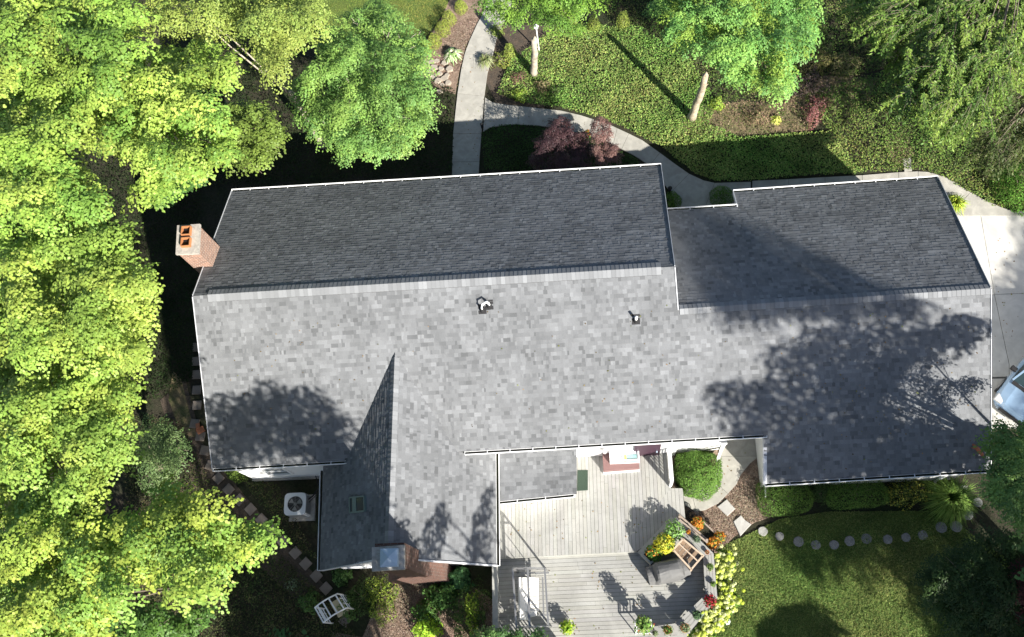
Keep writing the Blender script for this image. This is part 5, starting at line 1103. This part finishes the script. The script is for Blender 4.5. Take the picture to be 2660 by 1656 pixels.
# ================================================================== GROUND COVER (nobody could count it)
def cover(name, label, polys, dens, ln, wd, pal, seed, h=.18, tilt=.6, holes=(), ph=None):
    rs = np.random.RandomState(seed); P_ = []
    for poly in polys:
        xs = [p[0] for p in poly]; ys = [p[1] for p in poly]; A_ = (max(xs) - min(xs)) * (max(ys) - min(ys)) / 62.0 ** 2; n = int(A_ * dens)
        X = rs.uniform(min(xs), max(xs), n); Y = rs.uniform(min(ys), max(ys), n); ok = np.zeros(n, bool); j = len(poly) - 1
        for i in range(len(poly)):
            xi, yi = poly[i]; xj, yj = poly[j]; c_ = ((yi > Y) != (yj > Y)) & (X < (xj - xi) * (Y - yi) / (yj - yi + 1e-9) + xi); ok ^= c_; j = i
        X, Y = X[ok] * 1.0951, Y[ok] * 1.0951; u = np.stack([(X - 1330) / CAM_F, -(Y - 828) / CAM_F, -np.ones_like(X)], 1) @ RM; t = -CAM_H / u[:, 2]
        P_.append(np.stack([u[:, 0] * t, u[:, 1] * t, np.zeros_like(t)], 1))
    P_ = np.concatenate(P_); n = len(P_); f = np.sin(P_[:, 0] * 3.1 + np.sin(P_[:, 1] * 2.3)) * np.sin(P_[:, 1] * 2.9 + 1) * .5 + .5
    P_[:, 2] = .02 + rs.uniform(0, 1, n) ** .6 * h * (.6 + .6 * f)
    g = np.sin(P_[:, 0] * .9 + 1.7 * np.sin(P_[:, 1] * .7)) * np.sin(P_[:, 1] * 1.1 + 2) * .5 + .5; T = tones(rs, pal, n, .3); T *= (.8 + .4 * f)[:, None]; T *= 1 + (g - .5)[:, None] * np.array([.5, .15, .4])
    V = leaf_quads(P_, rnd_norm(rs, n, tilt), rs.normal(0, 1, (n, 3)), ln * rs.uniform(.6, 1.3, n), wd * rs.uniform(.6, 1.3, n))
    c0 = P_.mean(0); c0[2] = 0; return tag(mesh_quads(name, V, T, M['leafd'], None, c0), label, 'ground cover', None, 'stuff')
GC1 = [(1290, 90), (1360, 60), (1520, 70), (1640, 150), (1700, 250), (1680, 300), (1760, 330), (1960, 315), (2050, 413), (1905, 420), (1780, 431), (1695, 432), (1640, 410), (1570, 352), (1500, 315), (1430, 285), (1330, 258), (1250, 248), (1180, 225), (1210, 150)]
cover('ground_cover', 'glossy green ground cover carpet between the front walk and the trees', [GC1], 1150, .078, .05, [(.17, .29, .065), (.23, .36, .08), (.13, .23, .055), (.24, .3, .085), (.3, .37, .11)], 201, h=.22)
GC2 = [(2050, 413), (1960, 310), (1900, 230), (2100, 170), (2230, 120), (2429, 200), (2429, 500), (2350, 490), (2230, 420), (2180, 405)]
cover('ground_cover', 'mixed green ground cover right of the garage walk', [GC2], 700, .08, .045, [(.14, .22, .05), (.19, .29, .06), (.1, .17, .04), (.19, .2, .07)], 202, h=.22)
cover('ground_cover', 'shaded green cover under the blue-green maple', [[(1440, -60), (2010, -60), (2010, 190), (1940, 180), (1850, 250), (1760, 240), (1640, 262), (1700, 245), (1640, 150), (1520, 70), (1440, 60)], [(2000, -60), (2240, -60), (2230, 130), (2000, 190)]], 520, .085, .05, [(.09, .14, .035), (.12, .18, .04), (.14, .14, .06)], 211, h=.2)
GC3 = [(1150, 405), (1142, 320), (1175, 303), (1240, 297), (1400, 330), (1500, 375), (1560, 420), (1500, 430)]
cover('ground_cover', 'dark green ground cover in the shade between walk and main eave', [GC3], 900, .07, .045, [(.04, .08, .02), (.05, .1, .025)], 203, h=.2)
GC4 = [(980, 190), (1080, 230), (1075, 410), (560, 440), (480, 480), (330, 520), (330, 900), (430, 880), (440, 500), (560, 430), (500, 200), (640, 200)]
cover('ground_cover', 'low plants under the maples, deep shade put into their colour', [[(420, 80), (1000, 180), (1080, 215), (1075, 410), (430, 450)], [(180, 350), (480, 430), (460, 900), (320, 980)]], 420, .08, .05, [(.02, .035, .01), (.028, .05, .014), (.035, .04, .018)], 204, h=.2)  # near-black leaf tones carry the canopy shade
cover('ground_cover', 'weedy undergrowth in the lower left bed', [[(340, 980), (430, 1000), (520, 1180), (640, 1290), (760, 1400), (860, 1520), (860, 1600), (300, 1600), (300, 1000)], [(560, 1120), (660, 1150), (760, 1330), (700, 1300)]], 420, .08, .045, [(.07, .09, .03), (.05, .07, .025), (.1, .09, .045)], 205, h=.2)
cover('ground_cover', 'dry straw coloured plants on the bare patch by the leaning trunk', [[(1630, 260), (1760, 240), (1850, 250), (1960, 175), (2090, 185), (2070, 240), (1960, 280), (1920, 318), (1700, 330), (1600, 322)], [(2095, 335), (2150, 320), (2170, 370), (2120, 400)]], 420, .085, .035, [(.26, .2, .12), (.2, .15, .1), (.14, .18, .05), (.3, .22, .15)], 209, h=.18)
# grass blades
cover('grass', 'short blades of the back lawn', [LAWN_S], 1500, .085, .02, [(.135, .2, .052), (.175, .24, .062), (.22, .255, .08), (.095, .155, .04)], 206, h=.05, tilt=.9)
cover('grass', 'short blades of the front lawn', [LAWN_N], 1300, .07, .014, [(.2, .27, .05), (.26, .31, .065), (.28, .29, .08)], 207, h=.05, tilt=.9)
cover('bark_chips', 'bark chips strewn over the mulch beds', [[(860, 1512), (900, 1420), (960, 1370), (1090, 1370), (1180, 1430), (1180, 1600), (760, 1600), (790, 1500)], [(1640, 1180), (1720, 1170), (1770, 1120), (1815, 1150), (1850, 1220), (1790, 1240), (1740, 1275), (1700, 1315), (1660, 1300), (1625, 1240)], [(1040, 60), (1140, 42), (1090, 170), (1070, 180), (1000, 130)]], 800, .06, .025, [(.3, .225, .17), (.21, .145, .11), (.38, .3, .235), (.12, .08, .06)], 208, h=.03, tilt=.4)

# ================================================================== TREES
YG = [(.27, .40, .07), (.31, .43, .08), (.23, .37, .065), (.34, .44, .085), (.19, .33, .06)]
MG = [(.18, .33, .08), (.22, .37, .085), (.26, .41, .09), (.14, .27, .07)]
CG = [(.17, .36, .085), (.21, .41, .095), (.26, .44, .095), (.14, .3, .075)]
OL = [(.15, .25, .05), (.2, .31, .06), (.26, .37, .075), (.1, .18, .04)]
GR = [(.06, .13, .05), (.09, .17, .055), (.12, .2, .065)]
GL = 'tall yellow-green maples along the west side'
tree('maple_tree', 'yellow-green maple filling the top left corner', 'tree', GL, [(-90, -60), (330, -60), (350, 60), (330, 170), (250, 240), (60, 260), (-90, 230)], (110, 90), 13, 10, YG, 301, holes=[[(20, 45), (75, 30), (90, 55), (30, 75)], [(155, 30), (215, 20), (225, 45), (175, 60)]])
tree('maple_tree', 'maple with long bright boughs reaching toward the house eave', 'tree', GL, [(250, 150), (420, 100), (560, 110), (575, 200), (480, 215), (535, 280), (555, 350), (520, 395), (450, 440), (380, 500), (300, 500), (330, 420), (240, 360), (140, 330), (100, 240)], (310, 330), 12, 9, YG, 302, holes=[[(270, 370), (300, 365), (330, 400), (305, 420)]])
tree('maple_tree', 'olive green maple along the top between the big maple and the lawn', 'tree', GL, [(320, -70), (770, -70), (785, 30), (760, 100), (690, 130), (680, 200), (620, 215), (600, 100), (500, 90), (340, 120)], (768, 350), 12, 9, [(.25, .33, .075), (.3, .37, .08), (.21, .3, .065)], 303, ln=.075, wd=.06, bark='pale_bark', lean=.08, trunk_h=4.6, trunk_r=.13, limbs=.1)
tree('maple_tree', 'maple left of the dark gap, upper middle of the west side', 'tree', GL, [(-90, 220), (110, 250), (190, 330), (215, 400), (255, 470), (240, 560), (120, 560), (-90, 560)], (90, 440), 13, 10, YG, 304, )
tree('maple_tree', 'bright maple pointing at the west gable chimney', 'tree', GL, [(-90, 540), (230, 540), (320, 555), (350, 600), (370, 720), (350, 790), (340, 880), (160, 880), (-90, 860)], (160, 720), 12.5, 9.5, [(.32, .43, .08), (.36, .46, .085), (.26, .39, .07)], 305, )
tree('maple_tree', 'maple beside the shadowed bed below the west wall', 'tree', GL, [(-90, 860), (150, 860), (340, 890), (320, 990), (300, 1090), (240, 1140), (300, 1180), (160, 1230), (-90, 1200)], (140, 1060), 12, 9, [(.31, .43, .075), (.25, .38, .07), (.35, .45, .085)], 306, holes=[[(100, 1100), (150, 1070), (170, 1120), (110, 1180)]])
tree('maple_tree', 'lowest maple whose brightest branch reaches the pavers', 'tree', GL, [(-90, 1180), (120, 1230), (330, 1230), (390, 1150), (420, 1170), (480, 1190), (520, 1190), (530, 1250), (600, 1230), (640, 1290), (600, 1330), (540, 1330), (530, 1400), (440, 1440), (320, 1400), (220, 1512), (180, 1600), (-90, 1600)], (250, 1420), 11.5, 8.5, [(.36, .45, .075), (.3, .41, .07), (.22, .36, .065)], 307, holes=[[(270, 1370), (420, 1370), (410, 1395), (260, 1400)]])
tree('young_tree', 'small darker green tree under the lowest maple at the bottom edge', 'tree', None, [(230, 1440), (420, 1440), (520, 1400), (500, 1480), (430, 1530), (300, 1580), (220, 1560)], (360, 1520), 5, 4, [(.07, .15, .03), (.1, .2, .035)], 308, dist=40, size=.75, n=120)
tree('young_tree', 'sage green small tree between the west maples and the pavers', 'tree', None, [(340, 970), (420, 1000), (450, 1060), (425, 1150), (370, 1190), (320, 1160), (320, 1040)], (380, 1110), 5, 3.8, [(.12, .19, .07), (.15, .22, .08), (.09, .15, .05)], 309, dist=38, size=.7, n=110, ln=.07, wd=.045)
tree('young_tree', 'small maple in the gap between the boughs and the young green maple', 'tree', None, [(520, 250), (600, 225), (650, 260), (690, 330), (640, 395), (570, 415), (510, 385)], (600, 340), 6, 5, [(.15, .22, .045), (.18, .26, .05)], 310, dist=38, size=.75, n=120)
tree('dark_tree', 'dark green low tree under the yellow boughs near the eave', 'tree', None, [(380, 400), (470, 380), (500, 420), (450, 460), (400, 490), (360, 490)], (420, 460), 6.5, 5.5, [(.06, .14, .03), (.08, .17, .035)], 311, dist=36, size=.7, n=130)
tree('green_maple', 'fresh green young maple standing alone left of the front walk', 'tree', None, [(688, 200), (750, 150), (765, 80), (800, 35), (870, 0), (925, 5), (965, 55), (1015, 95), (1012, 170), (1025, 240), (1040, 275), (995, 335), (975, 375), (900, 368), (850, 390), (812, 390), (785, 340), (720, 305), (698, 255)], (860, 250), 8.5, 6.0, MG, 312, dist=36, size=.75, n=170, ln=.075, wd=.06, bark='pale_bark', trunk_r=.12, zj=1.3, edge=5)
tree('top_tree', 'bright green tree hanging over the top of the front walk', 'tree', None, [(1120, -60), (1540, -60), (1440, 20), (1360, 40), (1400, 80), (1310, 90), (1280, 60), (1190, 60), (1150, 30)], (1290, -20), 7, 5.4, [(.15, .28, .045), (.2, .34, .05), (.12, .24, .04)], 313, dist=36, size=.7, n=140, ln=.07, wd=.05, zj=.8, edge=4)
tree('green_maple', 'blue-green maple at the top right of the front bed', 'tree', None, [(1560, -60), (1950, -60), (1945, 60), (1920, 130), (1880, 170), (1890, 220), (1840, 245), (1780, 200), (1720, 190), (1680, 130), (1600, 120), (1570, 60), (1540, 0)], (1760, 60), 8.5, 6, CG + [(.24, .36, .06)], 314, dist=34, size=.7, n=170, ln=.07, wd=.055, zj=.9, edge=4)
# willow-like tree with narrow leaves in hanging sprays
def willow(name, label, poly, foot, ztop, zedge, pal, seed, dist, holes=(), n=120, ln=.16, wd=.03, L=1.2):
    rng = random.Random(seed); rs = np.random.RandomState(seed); root = thing(name, label, 'tree', G(*foot)); cx = sum(p[0] for p in poly) / len(poly); cy = sum(p[1] for p in poly) / len(poly); R = max(math.hypot(p[0] - cx, p[1] - cy) for p in poly)
    A_, N_, D_, T_ = [], [], [], []; t = MB(); F = G(*foot); top = Vector((F.x, F.y, zedge)); t.tube([F, top], [.25, .16], 8); k_ = 0
    for (x, y) in scatter(poly, dist, rng, tries=9000):
        q = min(1, math.hypot(x - cx, y - cy) / R); z = zedge + (ztop - zedge) * math.sqrt(1 - q * q) + rng.uniform(-1.3, .7); c = G(x, y, z); d = Vector((c.x - F.x, c.y - F.y - .4, 0)); d.normalize()
        uu, vv = to_px(c + d * L * .8 - Vector((0, 0, .3)))
        if not inpoly(uu, vv, poly): continue
        aa = math.atan2(d.y, d.x) + rng.gauss(0, .45); d = Vector((math.cos(aa), math.sin(aa), 0)); tw = []
        for j in range(3):
            a2 = aa + rng.uniform(-.5, .5); e = Vector((math.cos(a2), math.sin(a2), 0)); l = L * rng.uniform(.6, 1.1); m_ = n // 3
            s = rs.uniform(0, 1, m_); base = np.array(c); ev = np.array(e)
            P_ = base + ev * (s * l)[:, None] + np.array([0, 0, 1]) * (.15 * s - .55 * s * s)[:, None] * l; sd = rs.choice([-1, 1], m_)
            perp = np.array([-e.y, e.x, 0]); dd = ev * .7 + perp * sd[:, None] * .7 + np.array([0, 0, -.35]); P_ = P_ + dd * ln * .4 + rs.normal(0, .03, (m_, 3))
            A_.append(P_); D_.append(dd); N_.append(rnd_norm(rs, m_, .55)); T_.append(tones(rs, np.array(pal[rng.randrange(len(pal))]) * rng.uniform(.8, 1.15), m_, .22))
            t.tube([c, c + e * l * .5 + Vector((0, 0, .02)), c + e * l + Vector((0, 0, -.38 * l))], [.008, .005, .002], 4)
        if k_ % 7 == 0: t.tube([top - Vector((0, 0, rng.uniform(0, 2))), top.lerp(c, .5) + Vector((0, 0, .5)), c], [.05, .025, .008], 5)
        k_ += 1
    A_ = np.concatenate(A_); m_ = len(A_); mesh_quads('crown', leaf_quads(A_, np.concatenate(N_), np.concatenate(D_), ln * rs.uniform(.7, 1.2, m_), wd * rs.uniform(.8, 1.2, m_)), np.concatenate(T_), M['leaf'], root); t.build('trunk', M['bark'], root)
WP = [(2020, -60), (2500, -60), (2500, 150), (2400, 200), (2370, 260), (2330, 300), (2300, 360), (2270, 330), (2240, 370), (2210, 300), (2150, 290), (2090, 290), (2140, 220), (2110, 180), (2060, 110), (2000, 60)]
willow('willow_tree', 'olive narrow-leaved tree filling the top right corner', WP, (2290, 60), 8.5, 5.5, OL, 321, 13, n=230, wd=.05, ln=.13)
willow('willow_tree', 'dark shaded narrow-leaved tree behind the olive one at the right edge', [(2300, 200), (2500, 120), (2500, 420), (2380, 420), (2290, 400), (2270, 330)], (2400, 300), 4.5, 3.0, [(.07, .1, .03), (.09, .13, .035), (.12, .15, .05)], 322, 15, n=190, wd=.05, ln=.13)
# japanese maples
PM = [(.075, .038, .045), (.095, .05, .055), (.06, .034, .04), (.11, .06, .06)]; PM2 = [(.2, .11, .1), (.25, .145, .125), (.155, .085, .08)]
tree('japanese_maple', 'dark purple japanese maple beside the curved walk', 'tree', None, [(1270, 330), (1300, 300), (1312, 268), (1345, 285), (1395, 315), (1412, 370), (1405, 415), (1300, 425), (1250, 400)], (1350, 380), 2.5, 1.6, PM, 331, dist=22, size=.4, n=110, ln=.06, wd=.028, zj=.3, edge=4, trunk_r=.05, limbs=.08)
tree('japanese_maple', 'pinkish bronze japanese maple tip leaning over the walk', 'tree', None, [(1400, 290), (1430, 275), (1455, 300), (1450, 340), (1480, 355), (1465, 385), (1420, 395), (1400, 360)], (1420, 380), 3.1, 2.4, PM2, 332, dist=20, size=.35, n=100, ln=.06, wd=.028, zj=.3, edge=3, trunk_r=.04, limbs=.08)
plant('orange_flower', 'orange and red flower between the two japanese maples', 'flowers', t3(740, 950, .3), .18, .3, GRN, 333, n=160, flowers=ORN + [(.5, .03, .02)], nf=22, fl=.07)
tree('red_maple', 'dark red maple at the right edge near the bottom', 'tree', None, [(2385, 1360), (2429, 1330), (2520, 1340), (2520, 1500), (2420, 1490)], (2450, 1430), 4.5, 3.2, [(.1, .03, .025), (.075, .022, .02), (.13, .045, .035)], 334, dist=28, size=.55, n=160, ln=.07, wd=.035, zj=.5)
# right side trees
tree('dense_tree', 'bright tipped tree leaning over the car and garage corner', 'tree', None, [(2350, 985), (2420, 1005), (2520, 990), (2520, 1270), (2400, 1270), (2365, 1215), (2335, 1180), (2345, 1110), (2322, 1060)], (2440, 1140), 7.5, 5.5, [(.1, .19, .05), (.14, .25, .06), (.18, .3, .07)], 341, dist=34, size=.62, n=150, ln=.075, wd=.05, zj=.8, holes=[[(2380, 860), (2429, 860), (2429, 960), (2400, 960)]])
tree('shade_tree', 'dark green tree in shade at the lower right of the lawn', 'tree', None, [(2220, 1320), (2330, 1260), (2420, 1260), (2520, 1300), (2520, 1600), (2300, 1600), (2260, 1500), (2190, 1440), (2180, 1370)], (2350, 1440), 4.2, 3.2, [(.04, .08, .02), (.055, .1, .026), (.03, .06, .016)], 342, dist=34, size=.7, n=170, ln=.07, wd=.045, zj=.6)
tree('dense_tree', 'bright green low tree top at the bottom edge below the wing', 'tree', None, [(1130, 1500), (1200, 1490), (1300, 1500), (1330, 1560), (1300, 1640), (1130, 1640), (1100, 1560)], (1200, 1570), 2.6, 2.0, [(.08, .17, .05), (.12, .22, .06)], 343, dist=32, size=.55, n=140, ln=.08, wd=.05, zj=.3)

# ================================================================== TREES SOUTH OF THE FRAME THAT CAST THE DAPPLED SHADE
def shade_tree(label, targets, foot, seed, pal=GR, rad=.6, n=170, ln=.16, wd=.13, extra=()):
    """targets: (px polygon, surface height, tree height lo, hi, spacing) - crown pads stand sunward of the shaded places"""
    rng = random.Random(seed); C = []
    for poly, zs, lo, hi, dist in targets:
        for (x, y) in scatter(poly, dist, rng):
            p = G(x, y, zs); h = rng.uniform(lo, hi); C.append(p + SD * ((h - zs) / SD.z))
    C += [p + SD * ((rng.uniform(8, 10) - p.z) / SD.z) for p in extra]
    if foot is None: m_ = sum(C, Vector()) / len(C); foot = (m_.x, m_.y)
    return tree('shade_tree', label, 'tree', 'trees south of the house', None, foot, 0, 0, pal, seed, rad=rad, n=n, ln=ln, wd=wd, world_pts=C, flat=.5, trunk_h=6, stretch=1.2, limbs=.22, material='leafs')
shade_tree('tree south of the wing shading the west end of the roof', [([(488, 868), (550, 890), (620, 862), (690, 880), (735, 900), (795, 975), (820, 1060), (795, 1090), (505, 1095)], 3.8, 11.5, 12.6, 30)], None, 401)
shade_tree('thin tree south of the wing dappling its lower roof', [([(985, 1170), (1025, 1170), (1030, 1230), (1000, 1300), (975, 1290)], 3.6, 9.5, 10.5, 44), ([(1110, 1220), (1165, 1190), (1170, 1320), (1095, 1320)], 2.9, 9, 10, 34)], None, 402, rad=.42, n=120)
shade_tree('tall tree southeast of the garage shading its roof', [([(1800, 790), (1900, 735), (2100, 725), (2190, 735), (2190, 800), (2130, 860), (2100, 1010), (2170, 1000), (2170, 1110), (1840, 1130), (1800, 1040), (1700, 960), (1690, 920), (1830, 920)], 4.4, 12, 14, 38), ([(1830, 990), (1960, 960), (2160, 1000), (2160, 1120), (1830, 1130)], 3.2, 11, 13, 27), ([(1840, 1040), (2160, 1050), (2160, 1118), (1840, 1135)], 2.9, 8.5, 10, 29)], None, 403)
shade_tree('low bushy tree southeast of the garage corner shading the roof edge', [([(2130, 1000), (2250, 985), (2345, 1010), (2345, 1118), (2130, 1125)], 3.2, 5.6, 7.0, 27), ([(2200, 740), (2300, 740), (2320, 820), (2180, 860)], 5, 10, 11, 34)], None, 409, rad=.5)
shade_tree('tall tree southeast of the garage shading its north slope', [([(1650, 545), (1700, 560), (2050, 660), (2080, 690), (1640, 700), (1600, 640)], 4.6, 16, 18, 30)], None, 404)
shade_tree('broad tree shading the driveway and car', [([(2358, 680), (2430, 620), (2560, 580), (2600, 860), (2350, 900)], 0, 11, 13, 30), ([(2340, 880), (2520, 860), (2520, 960), (2350, 960)], 0, 9, 10, 34), ([(2420, 520), (2540, 520), (2540, 640), (2440, 610)], 0, 12, 13, 40)], None, 405)
shade_tree('broad tree shading the middle of the back lawn', [([(1835, 1215), (1950, 1200), (2040, 1180), (2280, 1170), (2290, 1300), (2300, 1560), (2230, 1560), (2210, 1440), (2150, 1360), (2070, 1290), (2020, 1330), (1900, 1340), (1850, 1290)], 0, 9, 11, 27), ([(2190, 1300), (2330, 1270), (2429, 1290), (2429, 1560), (2280, 1560), (2200, 1440)], 4, 10, 12, 27)], None, 406)
shade_tree('low conical tree shading the bottom of the lawn', [([(1850, 1450), (1880, 1435), (1930, 1450), (1980, 1510), (1990, 1600), (1820, 1600), (1820, 1490)], 0, 5, 7, 22)], None, 407, rad=.45, n=200)
shade_tree('tree southeast of the arbor keeping the lower left bed in shade', [([(580, 1120), (770, 1130), (765, 1340), (860, 1370), (880, 1430), (820, 1560), (560, 1600), (540, 1350), (600, 1300), (480, 1150)], 0, 8, 11, 25), ([(400, 880), (470, 880), (520, 1110), (440, 1090)], 0, 8, 9, 32), ([(670, 1096), (775, 1090), (775, 1132), (670, 1138)], 1.2, 8, 10, 22)], None, 408, extra=[Vector((-12.2 + i * .42, 6.55, .3 + j * .45)) for i in range(8) for j in range(7)])

# ================================================================== FALLEN LEAVES
def litter():
    rs = np.random.RandomState(777); P_ = []
    for poly, n, zf in (([(560, 760), (1700, 700), (1790, 1010), (1060, 1050), (1060, 860), (930, 830), (800, 1070), (520, 1090)], 90, None), ([(1850, 740), (2330, 700), (2330, 1100), (1840, 1120)], 110, None), ([(1200, 1190), (1600, 1170), (1610, 1300), (1210, 1315)], 40, ZD + .012), ([(1300, 1340), (1500, 1330), (1640, 1500), (1320, 1505)], 45, ZL + .012), ([(1085, 100), (1165, 100), (1150, 400), (1080, 400)], 40, .066), ([(1160, 255), (1400, 285), (1380, 315), (1160, 300)], 25, .066), ([(1720, 1060), (1780, 1070), (1700, 1190), (1650, 1190)], 20, .066), ([(2360, 540), (2429, 540), (2429, 860), (2360, 880)], 30, .056)):
        xs = [p[0] for p in poly]; ys = [p[1] for p in poly]; k = 0
        while k < n:
            x, y = rs.uniform(min(xs), max(xs)), rs.uniform(min(ys), max(ys))
            if not inpoly(x, y, poly): continue
            P_.append(tuple(sp(x * 1.0951, y * 1.0951) + Vector((0, 0, .03))) if zf is None else tuple(G(x, y, zf))); k += 1
    P_ = np.array(P_); n = len(P_); V = leaf_quads(P_, rnd_norm(rs, n, .35), rs.normal(0, 1, (n, 3)), rs.uniform(.04, .085, n), rs.uniform(.03, .06, n)); c0 = P_.mean(0)
    tag(mesh_quads('fallen_leaves', V, tones(rs, [(.22, .15, .07), (.14, .1, .05), (.2, .22, .06), (.3, .2, .09)], n, .3), M['leafd'], None, c0), 'scattered fallen leaves on the roof, deck and walks', 'leaves', None, 'stuff')
litter()
